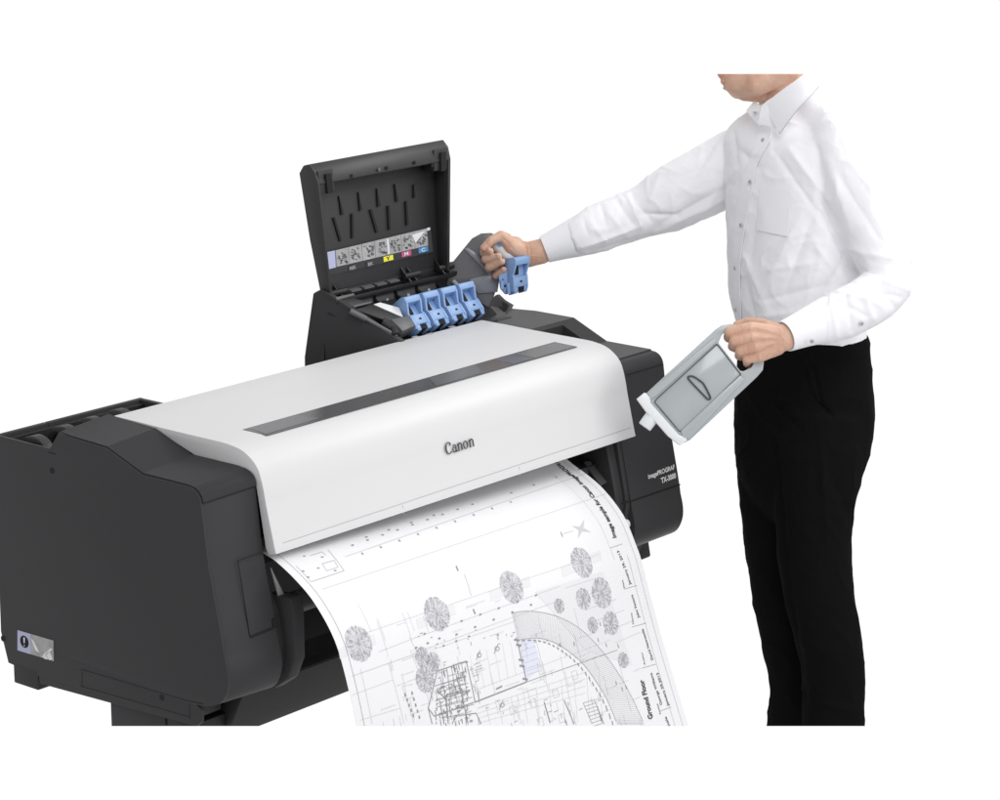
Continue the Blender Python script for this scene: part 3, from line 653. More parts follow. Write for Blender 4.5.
# curved path with fine hatching
cen = []
o_arc = [(512, 613), (530, 611), (556, 616), (580, 629), (601, 650), (618, 673), (632, 698), (644, 724)]
i_arc = [(518, 640), (536, 638), (553, 642), (568, 651), (582, 663), (595, 680), (607, 700), (617, 724)]
Oa = cr([V(p) for p in o_arc], 14); Ia = cr([V(p) for p in i_arc], 14)
for a, c_ in zip(Oa, Ia): pline(pale, a, c_, .0008)
for A_ in (Oa, Ia):
    for a, c_ in zip(A_[:-1:3], A_[3::3]): pline(fine, a, c_, .0009)
for a, c_ in zip(Ia[6:-1:4], Ia[9::4]): pline(dark_, (a[0]-3, a[1]+2), (c_[0]-4, c_[1]+2), .0022)
# blue hatched terrace, bars and long wall
pquad(btint, [(520, 640), (533, 639), (541, 667), (526, 680)], .0006, 5)
for i in range(6): pline(pale, (520+i*1.2, 645+i*6), (534+i*1.5, 640+i*6), .0008)
pline(dark_, (516, 637), (526.5, 682), .0016)
for p in ((516.5, 640), (518.5, 645), (521, 660), (522, 666), (525, 679)): pline(dark_, (p[0]-2.5, p[1]-.5), (p[0]+2.5, p[1]+.5), .0035)
pline(ink_ := fine, (526, 682), (475, 702), .0022); pline(fine, (526, 682), (617, 650), .0010); pline(pale, (475, 690), (610, 640), .0006)
# house plan with thick walls
house = [[(437, 671), (466, 661), (475, 702)], [(437, 671), (428, 708), (432, 724)], [(446, 695), (470, 690)], [(446, 695), (448, 724)], [(452, 724), (455, 716), (476, 713), (481, 724)], [(456, 675), (464, 705), (468, 724)], [(428, 708), (434, 716), (446, 712)], [(436, 690), (446, 699)], [(440, 705), (444, 724)], [(449, 711), (474, 702)]]
for h in house: ppath(dark_, h, .0016)
rnd = random.Random(5)
for i in range(60):
    u = rnd.random(); v = rnd.random(); x = lerp(438, 468, u)-10*v+rnd.uniform(-2, 2)+v*8; y = lerp(672, 660, u)+v*58
    if y > 724: continue
    a = uv(x, y); 
    if rnd.random() < .6: pline(dark_, (a[0], a[1]), (a[0], a[1]+rnd.uniform(.004, .012)), .0018, .0007, False)
    else: pline(dark_, (a[0], a[1]), (a[0]+rnd.uniform(.004, .010), a[1]), .0016, .0007, False)
rnd = random.Random(11)
def cluster(mb, x0, y0, x1, y1, n_, w0, w1, wd):     # tiny dimension figures and door marks, too small to read
    for _ in range(n_):
        x, y = rnd.uniform(x0, x1), rnd.uniform(y0, y1)
        if y > 723: continue
        a = uv(x, y); l_ = rnd.uniform(w0, w1)
        if rnd.random() < .5: pline(mb, (a[0], a[1]), (a[0], min(VM-.02, a[1]+l_)), wd, .0012, False)
        else: pline(mb, (a[0], a[1]), (a[0]+l_, a[1]), wd, .0012, False)
cluster(dark_, 432, 690, 470, 722, 30, .003, .010, .0016); cluster(dark_, 440, 664, 466, 700, 20, .003, .009, .0016); cluster(fine, 430, 662, 480, 724, 60, .006, .022, .0008)
cluster(fine, 484, 700, 600, 724, 26, .004, .014, .0009); cluster(pale, 380, 655, 640, 722, 90, .01, .05, .0007); cluster(fine, 415, 630, 560, 650, 26, .003, .008, .0012); cluster(pale, 345, 600, 600, 640, 24, .02, .07, .0006)
for k in range(10): pline(pale, (486+k*12.5, 706-k*4.4), (490+k*12.5, 724-k*.2), .0006)
for k in range(4): pline(pale, (478, 708+k*5), (585, 672+k*7), .0006)
for k in range(7): pline(pale, (470+k*8, 655-k*2.9), (476+k*8, 690-k*2.9), .0005)
for k in range(5): pline(fine, (441+k*5, 669-k*1.6), (446+k*5.5, 706-k*1.8), .0010)
for k in range(5): pline(fine, (434+k*1, 686+k*7), (466+k*2, 676+k*7), .0010)
for i in range(8):
    pline(fine, (448-i*.7, 676+i*6), (466-i*.3, 671+i*6), .0008)
for p in ((479, 655), (497, 648.5), (502, 705)):
    for k in range(8):
        a, b_ = 6.283*k/8, 6.283*(k+1)/8; pline(fine, (p[0]+2.2*math.cos(a), p[1]+2.2*math.sin(a)), (p[0]+2.2*math.cos(b_), p[1]+2.2*math.sin(b_)), .0012)
    pline(dark_, (p[0]-3, p[1]+5), (p[0]+1, p[1]-5), .0012)
pline(dark_, (496, 689), (502, 686), .0028); pline(dark_, (544, 702), (550, 723), .0022); pline(fine, (564, 700), (574, 724), .0018); pline(fine, (597, 706), (602, 722), .0018)
for p in ((512, 710), (533, 703), (555, 693), (574, 675), (540, 722), (561, 718)):
    ppath(pale, [(p[0]-3, p[1]-3), (p[0]+2, p[1]-5), (p[0]+4, p[1]+3), (p[0]-1, p[1]+5), (p[0]-3, p[1]-3)], .0008)
for i in range(8): pline(fine, (583+i*1.5, 703+i*3.3), (594+i*1.4, 699.5+i*3.3), .0008)
pline(fine, (583, 703), (592, 724), .0009); pline(fine, (594, 699.5), (604, 724), .0009)
pline(pale, (560, 655), (575, 724), .0007); pline(pale, (536, 640), (548, 690), .0007)
for p in ((600, 624), (605, 632), (574, 644), (618, 646), (606, 645), (598, 640), (560, 645), (616, 683), (622, 689), (626, 687)): a = uv(*p); pline(dark_, (a[0], a[1]-.004), (a[0], a[1]+.004), .0026, .0007, False)
for i in range(6): pline(pale, (565+i*10, 588+i*11), (600+i*8, 577+i*11), .0007)
row((404, 692), (414, 718), 5, ln_=.003, wd=.006); row((411, 690), (420, 720), 5, ln_=.003, wd=.006)
ob = lambda mb, nm, m_: mb.build(nm, M[m_], psheet, smooth=False, recalc=False)
# lettering along the right margin: turned a quarter, reads from the bottom up
ptext(letters, 'Image sample for Canon imagePROGRAF', (614.5, 538), (553, 460), .0165, bold=.03, flip=-1)
ptext(letters, 'Ground Floor', (650.5, 719), (641, 680), .020, bold=.03, flip=-1)
for t_, a, c_, h in (('January 29, 2013', (630, 585), (617.5, 551), .010), ('Joint Venture', (638.5, 618), (631.5, 595), .010), ('David Newcastle', (652, 660), (642, 629), .010), ('January 29,2013', (668, 706), (657, 673), .010), ('George Williams', (661, 705), (650.5, 673), .010),
                     ('Date', (624, 588), (622, 580), .006), ('Name', (633, 624), (631, 613), .006), ('Author', (644.5, 665), (641.5, 652), .006), ('Revised', (660, 714), (657, 704), .006), ('Scale', (669, 727), (665, 717), .010)):
    ptext(letters, t_, a, c_, h, bold=.012, flip=-1)
drawing = ob(dark_, 'printed_walls', 'ink'); ob(fine, 'printed_outlines', 'ink'); ob(pale, 'printed_hatching', 'inkl'); each(tint, 'printed_tint', M['inkt'], psheet, smooth=False, recalc=False); ob(btint, 'printed_terrace', 'inkb'); each(tint2, 'printed_tree', M['inkf'], psheet, smooth=False, recalc=False); ob(trees, 'printed_trees', 'inkm'); ob(letters, 'printed_lettering', 'inkd')

# ================================================================== PERSON
person = empty('person', H(805, 735, 6.0), 'person in white shirt and black trousers standing beside the printer', 'person')
S = 2800/6.0
FA = math.radians(30)
fdir = -CR*math.cos(FA) - FH*math.sin(FA); sdir = CR*math.sin(FA) - FH*math.cos(FA); ZU = V((0, 0, 1))
def px(r, d=6.0): return r*d/2800
def loft(mb, secs, seg=40, e=2.3):     # (x, y, depth, a front-back, b side)
    rings = []
    for (x, y, d, a, b_) in secs:
        c = H(x, y, d); r = []
        for k in range(seg):
            t = 6.28318*k/seg; ct, st = math.cos(t), math.sin(t)
            r.append(c + fdir*a*math.copysign(abs(ct)**(2/e), ct) + sdir*b_*math.copysign(abs(st)**(2/e), st))
        rings.append(r)
    vs = [q for r in rings for q in r]; n_ = len(rings)
    fs = [(i*seg+k, i*seg+(k+1) % seg, (i+1)*seg+(k+1) % seg, (i+1)*seg+k) for i in range(n_-1) for k in range(seg)]
    mb.add(vs, fs+[tuple(reversed(range(seg))), tuple(range((n_-1)*seg, n_*seg))])
def interp(secs, n=5): return [tuple(q) for q in cr_n(secs, n)]
def cr_n(pts, n):
    out = []
    for i in range(len(pts)-1):
        a, b_, c_, d = pts[max(i-1, 0)], pts[i], pts[i+1], pts[min(i+2, len(pts)-1)]
        for k in range(n):
            t = k/n; out.append([.5*((2*B)+(Cc-A)*t+(2*A-5*B+4*Cc-Dd)*t*t+(3*B-3*Cc+Dd-A)*t**3) for A, B, Cc, Dd in zip(a, b_, c_, d)])
    return out+[list(pts[-1])]
def limb(mb, pts, seg=24, n=5, fl=1):     # (x, y, depth, r px)
    q = cr_n(pts, n); mb.tube([H(a, b_, c_) for a, b_, c_, r in q], [(r*c_/2800, r*fl*c_/2800) for a, b_, c_, r in q], seg, up=CF)
# --- skin
skin = MB()
# neck and head (jaw, lips, cheek)
skin.caps([H(791, 122, 6.0), H(788, 100, 6.0), H(786, 78, 6.0), H(785, 60, 6.0)], [.042, .052, .054, .056], 24)
skin.ball(H(770, 42, 6.0), (.098, .118, .076), 28, (CR, CU, CF))
skin.ball(H(762, 62, 6.0), (.086, .062, .064), 28, (CR, CU, CF))
skin.caps([H(739, 84, 5.985), H(757, 82, 5.95), H(786, 68, 5.945)], [.030, .030, .032], 18)
skin.caps([H(739, 84, 6.01), H(757, 82, 6.05), H(786, 68, 6.055)], [.030, .030, .032], 18)
skin.ball(H(738.5, 90.5, 5.998), (.021, .0185, .026), 18, (CR, CU, CF))
skin.caps([H(745, 93, 6.0), H(770, 90, 6.0)], [.018, .030], 18)
skin.ball(H(727.5, 88, 6.0), (.0105, .0055, .020), 14, (CR, CU, CF)); skin.ball(H(726, 81.5, 6.0), (.0125, .0085, .021), 14, (CR, CU, CF))
skin.ball(H(722, 72, 6.0), (.011, .016, .016), 14, (CR, CU, CF)); skin.ball(H(732, 78, 6.0), (.022, .024, .034), 18, (CR, CU, CF))
head = skin.build('body_head', M['skin']); remesh(head, .0022, 5)
# torso and arms and legs under the clothes
inner_ = MB()
loft(inner_, interp([(794, 118, 6.0, .04, .04), (797, 135, 6.0, .07, .10), (797, 160, 6.0, .10, .17), (798, 250, 6.0, .095, .15), (800, 345, 6.0, .09, .14), (802, 400, 6.0, .09, .14)]), 24, 2)
inner_.caps([H(846, 152, 5.86), H(888, 272, 5.80), H(855, 308, 5.76)], [.045, .034, .032], 12); inner_.caps([H(752, 158, 6.12), H(650, 215, 6.12), H(575, 240, 6.1)], [.045, .032, .028], 12)
for a_, b_ in (((822, 400, 5.93), (832, 720, 5.93)), ((780, 400, 6.08), (793, 720, 6.10))): inner_.caps([H(*a_), H(*b_)], [.07, .035], 12)
inn = inner_.build('body_inner', M['skin']); remesh(inn, .012, 2)
# right hand (far): palm towards us, thumb over the top, fingers curled back to the right
HD = 6.10
def hp(x, y, o=0): return H(x, y, HD+o)
rh = MB()
rh.tube([hp(566, 241, .0), hp(554, 246, .0), hp(541, 251.5, .0), hp(529, 254.5, .0), hp(521, 254, .002), hp(513, 250.5, .006)], [(.024, .022), (.0255, .023), (.0275, .023), (.028, .022), (.029, .022), (.027, .02)], 24, up=CF)
rh.ball(hp(514, 250, .004), .025, 18)
rh.caps([hp(515, 246, .012), hp(500, 240, .024)], [.021, .0135]); rh.caps([hp(515, 250, .012), hp(498, 248, .026)], [.022, .013]); rh.caps([hp(516, 256, .012), hp(499, 257, .026)], [.021, .0125]); rh.caps([hp(517, 260, .010), hp(502, 266, .024)], [.018, .012])
rh.caps([hp(519, 251, -.008), hp(512, 246, -.014), hp(506, 240, -.016)], [.019, .019, .0145])
rh.caps([hp(506, 240, -.016), hp(501, 236, -.022), hp(491, 241, -.030), hp(483.5, 248, -.032)], [.0155, .0118, .0098, .0082])
for q in ([(500, 240, .024), (486.5, 247, .012), (483.8, 252.5, -.014), (490.5, 251.3, -.032)], [(498, 248, .026), (486, 256, .012), (485.5, 259.5, -.016), (498.8, 256.2, -.036)],
          [(499, 257, .026), (489, 265, .012), (489, 267.5, -.016), (502, 261.8, -.037)], [(502, 266, .024), (495.5, 274.5, .008), (496.3, 276, -.014), (504, 269.5, -.033)]):
    k_ = q[0][1] == 266; rh.caps([hp(*p) for p in q], [.0105, .0096, .0094, .0074] if not k_ else [.009, .0082, .008, .0064])
ro = rh.build('body_hand_a', M['skin']); remesh(ro, .0013, 3)
# left hand (near): back of the hand towards us, fist closed round the tank handle
HN = 5.66
def hq(x, y, o=0): return H(x, y, HN+o)
lh = MB()
lh.tube([hq(812, 327, .03), hq(798, 332.5, .015), hq(788, 336, .005), hq(781, 338, .0), hq(773, 340, 0)], [(.025, .022), (.027, .0225), (.0275, .022), (.0285, .021), (.031, .019)], 24, up=CF)
lh.ball(hq(768, 341, .0), (.031, .036, .018), 20, (CR, CU, CF))
mc = [(751, 327.5, -.006), (752.5, 337, -.012), (755.5, 347, -.012), (760, 356.5, -.006)]
for i, (x, y, o_) in enumerate(mc): lh.caps([hq(777, 334+i*4.2, .0), hq(x, y, o_)], [.0185, .0120])
pp = [((729.8, 331.8, -.002), (728.5, 337.5, .024), (738, 342, .036)), ((734.5, 341, -.007), (733, 346.5, .022), (743, 350, .036)), ((740.5, 350.6, -.006), (739.5, 355.5, .022), (749, 357, .034)), ((747, 359.2, -.001), (747.5, 363, .022), (756, 363, .03))]
for i, (a_, b_, c_) in enumerate(pp):
    r_ = [.0112, .0115, .0110, .0098][i]; lh.caps([hq(*mc[i]), hq(*a_), hq(*b_), hq(*c_)], [r_*1.06, r_, r_*.92, r_*.8])
lh.caps([hq(777, 331, .008), hq(762, 324.5, .022), hq(748, 322.5, .034), hq(737, 324.8, .036)], [.016, .013, .0105, .0085])
lo_ = lh.build('body_hand_b', M['skin']); remesh(lo_, .0013, 3)
# join the skin islands into one body mesh
bmj = bmesh.new()
for o in (head, inn, ro, lo_): bmj.from_mesh(o.data)
me = bpy.data.meshes.new('body'); bmj.to_mesh(me); bmj.free(); me.materials.append(M['skin'])
for o in (head, inn, ro, lo_): bpy.data.objects.remove(o)
body = bpy.data.objects.new('body', me); sc.collection.objects.link(body); body.parent = person; me.transform(Matrix.Translation(-person.location)); body['_sm'] = 80
# nails
b = MB()
for (x, y, o_) in ((489.5, 250.3, -.0385), (498, 255, -.0415), (501.5, 260.8, -.0425), (503.5, 268.6, -.0375)): b.ball(hp(x, y, o_), (.0048, .0040, .0022), 10, (CR, CU, CF))
b.build('fingernails', M['nail'], body)
b = MB(); b.caps([H(723.8, 84.6, 5.997), H(729.5, 86.0, 5.982)], [.0022, .0014], 10); b.build('mouth', M['lip'], body)

# --- shirt
sh = MB()
loft(sh, interp([(797, 92, 6.0, .052, .060), (796, 104, 6.0, .068, .080), (796, 116, 6.0, .088, .125), (796, 130, 6.0, .108, .176), (797, 148, 6.0, .122, .200), (798, 175, 6.0, .128, .200), (798, 210, 6.0, .128, .190), (797, 255, 6.0, .125, .182), (798, 300, 6.0, .122, .178), (800, 320, 6.0, .117, .172), (802, 334, 6.0, .112, .166)]), 48, 2.15)
limb(sh, [(806, 112, 5.97, 17), (819, 120, 5.93, 22), (832, 131, 5.90, 27), (842, 142, 5.87, 30)], n=5)
limb(sh, [(838, 138, 5.88, 30), (845, 160, 5.86, 32.5), (856, 190, 5.85, 36), (869, 220, 5.84, 33.5), (881, 250, 5.82, 29), (888, 270, 5.80, 25.5)], n=6)
limb(sh, [(884, 262, 5.81, 23), (889, 281, 5.79, 24), (874, 297, 5.77, 25), (853, 309, 5.74, 25), (832, 319, 5.72, 23), (813, 326.5, 5.70, 19.0)], n=6)
limb(sh, [(772, 143, 6.08, 27), (745, 158, 6.12, 33), (718, 175, 6.13, 35), (690, 189, 6.13, 34), (664, 202, 6.13, 31.5), (642, 211.5, 6.13, 26), (622, 219, 6.12, 24.5), (600, 228, 6.11, 24), (584, 234.5, 6.10, 21), (572, 239, 6.10, 18.5)], n=6)
shirt = sh.build('shirt', M['shirt'], person); remesh(shirt, .0034, 9)
# fold lines: (x0, y0, x1, y1, width px, height mm); negative = crease
folds = [
 # near sleeve
 (818, 150, 822, 205, 6, -6), (822, 205, 842, 245, 5, -6), (828, 160, 850, 225, 8, 4), (862, 140, 872, 200, 7, 3), (850, 250, 905, 262, 6, 4), (848, 268, 900, 278, 4, -5), (862, 272, 908, 290, 4, 4), (850, 283, 900, 297, 3, -4), (838, 292, 880, 305, 3.5, 4), (836, 300, 866, 316, 3, -4), (858, 285, 872, 318, 4, 4), (845, 292, 852, 330, 4, -3.5), (830, 296, 836, 335, 4, 3), (880, 284, 893, 306, 4, -4), (835, 170, 880, 240, 7, -3),
 # chest and belly
 (790, 150, 828, 200, 7, 5), (775, 152, 812, 205, 5, -3), (800, 215, 760, 300, 9, 4), (815, 210, 785, 290, 8, -4), (830, 235, 800, 320, 8, 4), (845, 255, 812, 318, 6, -5), (752, 170, 745, 230, 6, 3), (760, 200, 750, 260, 7, -3), (770, 270, 820, 262, 7, 4), (765, 300, 825, 285, 6, -4), (758, 318, 800, 312, 6, 4), (760, 332, 790, 326, 4, -4), (745, 280, 760, 335, 5, -3), (742, 250, 770, 315, 6, 3), (785, 240, 820, 228, 8, 3), (820, 212, 850, 262, 6, -7), (815, 245, 842, 280, 6, 4), (740, 150, 760, 168, 6, -4),
 # far sleeve
 (734, 130, 737, 165, 4, -5), (725, 140, 690, 190, 8, 4), (712, 150, 680, 200, 6, -3), (730, 185, 660, 225, 6, -5), (722, 200, 655, 232, 4, 4), (632, 196, 650, 220, 4, -7), (640, 214, 678, 216, 4, -5), (628, 196, 640, 225, 4, 5), (618, 202, 634, 226, 4.5, -4.5), (608, 212, 626, 236, 5, 2.2), (601, 206, 607, 228, 4, -2.6), (590, 222, 606, 242, 5, 2.4), (583, 218, 588, 234, 3.5, -2.2), (640, 226, 582, 247, 4, 5), (648, 236, 590, 252, 4, -4), (700, 160, 665, 175, 6, 4), (735, 170, 700, 215, 6, 4), (660, 175, 650, 200, 5, 3),
]
def wrinkle(o, folds, off, noise_a=.0018, sc_=9, rid=0, box=None):
    me = o.data; me.update(); L = wloc(o)
    pr = [PX(v.co+L) for v in me.vertices]; nn = [v.normal.copy() for v in me.vertices]
    for i, v in enumerate(me.vertices):
        if box and not (box[0] < pr[i][0] < box[2] and box[1] < pr[i][1] < box[3]): continue
        vd = (v.co+L-CC).normalized(); fc = -nn[i].dot(vd)
        x, y = pr[i]; d = 0
        if fc > -.1:
            for (x0, y0, x1, y1, wd, h) in folds:
                dx, dy = x1-x0, y1-y0; LL = dx*dx+dy*dy; t = ((x-x0)*dx+(y-y0)*dy)/LL
                if t < -.3 or t > 1.3: continue
                tc_ = max(0, min(1, t)); ex = x-(x0+dx*tc_); ey = y-(y0+dy*tc_); q = (ex*ex+ey*ey)/(wd*wd*.62)
                if q < 7: d += h*.00125*math.exp(-(q**.72)*1.25)*(.55+.45*math.sin(math.pi*tc_))
            d *= min(1, max(0, fc+.1)*2)
        p = v.co*sc_; d += noise_a*noise.noise(p)+noise_a*.5*noise.noise(p*2.3)
        if rid:
            g_ = V((p.x*1.5+p.z*.8, p.y*1.5, p.z*1.1-p.x*.6)); r_ = 1-abs(noise.noise(g_*1.25)); r2_ = 1-abs(noise.noise(g_*2.6+V((7, 3, 1))))
            d += rid*(max(0, r_-.62)/.38)**2.2 + rid*.3*(max(0, r2_-.6)/.4)**2
        v.co += nn[i]*d
    me.update()
wrinkle(shirt, folds, 0, .0018, 9, .0019)
bv = BVHTree.FromPolygons([v.co+wloc(shirt) for v in shirt.data.vertices], [tuple(p.vertices) for p in shirt.data.polygons])
def hit(x, y, lift=0):
    r = ray(x, y).normalized(); loc, nr, i, d = bv.ray_cast(CC, r)
    if loc is None: return H(x, y, 5.95), -CF
    if nr.dot(r) > 0: nr = -nr
    return loc+nr*lift, nr
for o_ in (0,):
    pass
# knuckles, tendons and finger creases
wrinkle(body, [(777, 333, 755, 327, 1.6, .8), (778, 338, 757, 337, 1.6, .9), (778, 342, 760, 347, 1.6, .8), (778, 346, 764, 356, 1.5, .7), (772, 335, 758, 332, 1.2, -.9), (772, 340, 760, 342, 1.2, -.9), (773, 345, 763, 351, 1.2, -.9),
 (752, 326, 750, 331, 2.2, 1.1), (753, 335, 752, 340, 2.2, 1.1), (756, 345, 755, 349, 2.2, 1.1), (760, 355, 759, 358, 2.0, 1.0), (785, 329, 781, 345, 1.2, -.7), (788, 329, 785, 346, 1.1, -.5), (741, 327, 741, 333, 1.0, -.7), (743, 337, 743, 343, 1.0, -.7), (747, 347, 748, 353, 1.0, -.7), (776, 330, 790, 345, 1.0, .5), (782, 334, 768, 345, .9, .45)], 0, .0005, 60, 0, (722, 312, 800, 375))
wrinkle(body, [(502, 237, 512, 248, 1.6, -.9), (508, 256, 516, 247, 1.4, -.9), (492, 238, 493, 243, 1.0, -.7), (486, 243, 489, 247, 1.0, -.6), (487, 256, 491, 259, 1.0, -.5), (490, 263, 494, 266, 1.0, -.5), (526, 244, 528, 266, 1.2, -.8), (529, 243, 532, 266, 1.1, -.6), (520, 246, 540, 249, 1.2, .5), (522, 255, 545, 257, 1.2, .5), (505, 262, 512, 266, 1.2, -.7)], 0, .0005, 60, 0, (476, 226, 560, 284))
# cuffs
def cuff(pts, name='cuff'):
    q = cr_n(pts, 4); b = MB(); b.tube([H(a, c_, d) for a, c_, d, r in q], [(r*d/2800, r*.94*d/2800) for a, c_, d, r in q], 32, cap=False, up=CF)
    o = b.build(name, M['shirt'], shirt, solid=.003, ang=60); return o
cuff([(576, 237.5, 6.10, 19.2), (560, 243.5, 6.10, 16), (544.5, 249.5, 6.10, 13.2)])
cuff([(829, 319, 5.72, 22.6), (808, 327, 5.69, 18.6), (785.5, 336.3, 5.665, 15.2)])
# collar: two leaves and a band
def patch(top, bot, name, nrow=6, n=10, th=.003, mt='shirt'):
    A = cr_n([list(p) for p in top], n); B = cr_n([list(p) for p in bot], n); k = min(len(A), len(B)); b = MB()
    for j in range(nrow+1):
        t = j/nrow
        for i in range(k):
            a = H(*A[i]); c_ = H(*B[i]); p = lerp(a, c_, t) - CF*.006*math.sin(math.pi*t)
            b.v.append(p)
    b.f = [[j*k+i, j*k+i+1, (j+1)*k+i+1, (j+1)*k+i] for j in range(nrow) for i in range(k-1)]
    return b.build(name, M[mt], shirt, solid=th, ang=70)
patch([(764, 106.5, 5.905), (774, 97, 5.885), (786, 88, 5.868), (800, 78, 5.862), (811, 68, 5.885), (820, 60, 5.93)], [(780, 134, 5.865), (789, 121, 5.845), (800, 107, 5.83), (811, 96, 5.83), (820, 84, 5.85), (826, 68, 5.90)], 'collar')
patch([(763.5, 108, 5.915), (759, 104.5, 5.95), (755, 101, 5.98)], [(760, 126, 5.915), (753, 119, 5.94), (746.5, 111, 5.97)], 'collar')
patch([(762, 106, 5.91), (768, 101, 5.9), (776, 96, 5.89)], [(758, 124, 5.905), (768, 126, 5.89), (779, 129, 5.875)], 'collar_band')
b = MB(); bt_ = cr_n([[780, 134, 5.862], [789, 121, 5.842], [800, 107, 5.826], [811, 96, 5.826], [819, 86, 5.842]], 8); b.tube([H(*q) for q in bt_], .0009, 8); b.tube([H(765.5, 108, 5.902), H(771, 118, 5.888), H(780, 133.5, 5.862)], .0008, 8); each(b, 'collar_edge_shade', M['stitch_shade'], shirt)  # grey line for the stitched edge, with the collar's shadow edge painted in
# placket
b = MB(); ed1 = cr_n([[762, 112], [757.5, 140], [749, 165], [742, 190], [736, 225], [734, 268], [736, 318]], 10); ed2 = cr_n([[773, 122], [770, 141], [758, 165], [753, 190], [746, 225], [741, 268], [742, 318]], 10)
for a, c_ in zip(ed1, ed2):
    p0, n0 = hit(max(a[0], 732.5), a[1], .0022); p1, n1 = hit(c_[0], c_[1], .0022); b.v += [p0, p1]
b.f = [[2*i, 2*i+1, 2*i+3, 2*i+2] for i in range(len(ed1)-1)]
b.build('placket', M['shirt'], shirt, solid=.0015, ang=60)
# pocket
b = MB(); pk = [(760, 185), (792, 192), (790, 232), (772, 240), (756, 228)]
n_ = 10
for j in range(n_+1):
    for i in range(n_+1):
        a = lerp(V((761, 186)), V((791, 192)), i/n_); c_ = lerp(V((757, 230)), V((789, 237)), i/n_); q = lerp(a, c_, j/n_); b.v.append(hit(q.x, q.y, .0018)[0])
b.f = [[j*(n_+1)+i, j*(n_+1)+i+1, (j+1)*(n_+1)+i+1, (j+1)*(n_+1)+i] for j in range(n_) for i in range(n_)]
b.build('pocket', M['shirt'], shirt, solid=.0012, ang=60)
# buttons
for (x, y) in ((763.8, 140.6), (751, 182), (742, 225), (736, 268), (736, 309), (755, 112.5), (861, 323), (812, 341.5)):
    p, nr = hit(x, y, .004)
    if (x, y) == (812, 341.5): p = H(812, 341.5, 5.645); nr = (-CF-CU*.5).normalized()
    if (x, y) == (755, 112.5): p = H(755, 112.5, 5.925); nr = -CF
    b = MB(); disc(b, p, nr, .0052, .002, .0); bt = b.build('button', M['button'], shirt, bevel=.0006)
    b = MB(); disc(b, p, nr, .0017, .001, .0006, 8); b.build('button_thread', M['thread'], bt)

# --- trousers
tr = MB()
loft(tr, interp([(802, 327, 6.0, .114, .170), (803, 345, 6.0, .116, .172), (804, 375, 6.0, .119, .175), (804, 412, 6.0, .122, .178), (802, 440, 6.0, .119, .174), (798, 468, 6.0, .108, .160), (796, 500, 6.0, .085, .12), (795, 520, 6.0, .05, .07)]), 48, 2.2)
def leg(pts):
    q = cr_n(pts, 6); tr.tube([H(a, c_, d) for a, c_, d, r in q], [(r*d/2800, r*1.05*d/2800) for a, c_, d, r in q], 32, up=CF)
leg([(822, 420, 5.93, 48), (817, 470, 5.92, 45), (814, 520, 5.92, 38.5), (815, 560, 5.92, 36), (820, 600, 5.92, 34.5), (829, 640, 5.92, 32.5), (834, 685, 5.93, 31), (833, 750, 5.93, 31)])
leg([(782, 420, 6.08, 45), (780, 470, 6.07, 43.5), (779, 520, 6.07, 36.5), (782, 560, 6.08, 34.5), (787, 600, 6.08, 34), (793, 640, 6.10, 31.5), (800, 685, 6.10, 29.5), (795, 750, 6.10, 31)])
trousers = tr.build('trousers', M['trouser'], person); remesh(trousers, .005, 22)
wrinkle(trousers, [(748, 390, 775, 440, 6, 4), (775, 440, 786, 560, 5, -7), (786, 560, 806, 700, 5, -6), (820, 420, 828, 560, 6, 3), (765, 395, 800, 430, 5, -4), (812, 365, 822, 405, 3, -4), (822, 405, 834, 418, 3, -4), (800, 640, 850, 655, 8, 3), (805, 700, 858, 712, 6, 4), (770, 700, 800, 690, 6, 4), (752, 560, 775, 600, 7, 3), (830, 470, 850, 520, 8, -4)], 0, .002, 7, .0028)
b = MB(); bvt = BVHTree.FromPolygons([v.co+wloc(trousers) for v in trousers.data.vertices], [tuple(p.vertices) for p in trousers.data.polygons])
def hit2(x, y, lift):
    r = ray(x, y).normalized(); loc, nr, i, d = bvt.ray_cast(CC, r); return (loc+(-r)*lift) if loc else H(x, y, 5.9)
b.tube([hit2(x, y, .001) for x, y in ((808, 364), (810, 382), (818, 400), (830, 409))], .0018, 6); b.build('pocket_seam', M['trouser'], trousers)

# ================================================================== HELD TANKS
# pale tank in the near hand
TD = 5.655
tk = empty('ink_tank', H(690, 390, TD), 'pale grey ink tank with white nozzle held low by its handle', 'ink tank', 'ink tanks held in the hands')
tn = -CF
def tp(x, y, o=0): return H(x, y, TD+o+(x-690)*.00012)
def tslab(pts, th, o=0, mb=None): mb = mb or MB(); mb.slab([tp(*p, o) for p in pts], tn, th); return mb
outer_ = [(644, 396.5), (648, 392), (716, 329.5), (722, 325.5), (730, 324), (741, 325), (752, 336), (764, 362), (763, 370), (757, 377), (690, 440), (684, 443), (676, 439)]
holeq = [(718.5, 343), (722, 334.5), (727, 331.5), (737, 332.5), (745, 341), (754, 362), (752, 367), (745, 371), (740.5, 371)]
def tframe(pts, hole, th, o, mb):
    A = [tp(*p, o) for p in pts]; Hh = [tp(*p, o) for p in hole]; nn_ = tn
    tr_ = tessellate_polygon([A, Hh]); al = A+Hh; k = len(al); B = [p-nn_*th for p in al]
    fs = [tuple(t) for t in tr_]+[tuple(reversed([i+k for i in t])) for t in tr_]; na = len(A); nh = len(Hh)
    fs += [(i, (i+1) % na, (i+1) % na+k, i+k) for i in range(na)] + [(na+i, na+(i+1) % nh, na+(i+1) % nh+k, na+i+k) for i in range(nh)]
    mb.add(al+B, fs)
b = MB(); tframe(outer_, holeq, .030, .0, b); b.build('tank_shell', M['tank'], tk, bevel=.0022, seg=3)
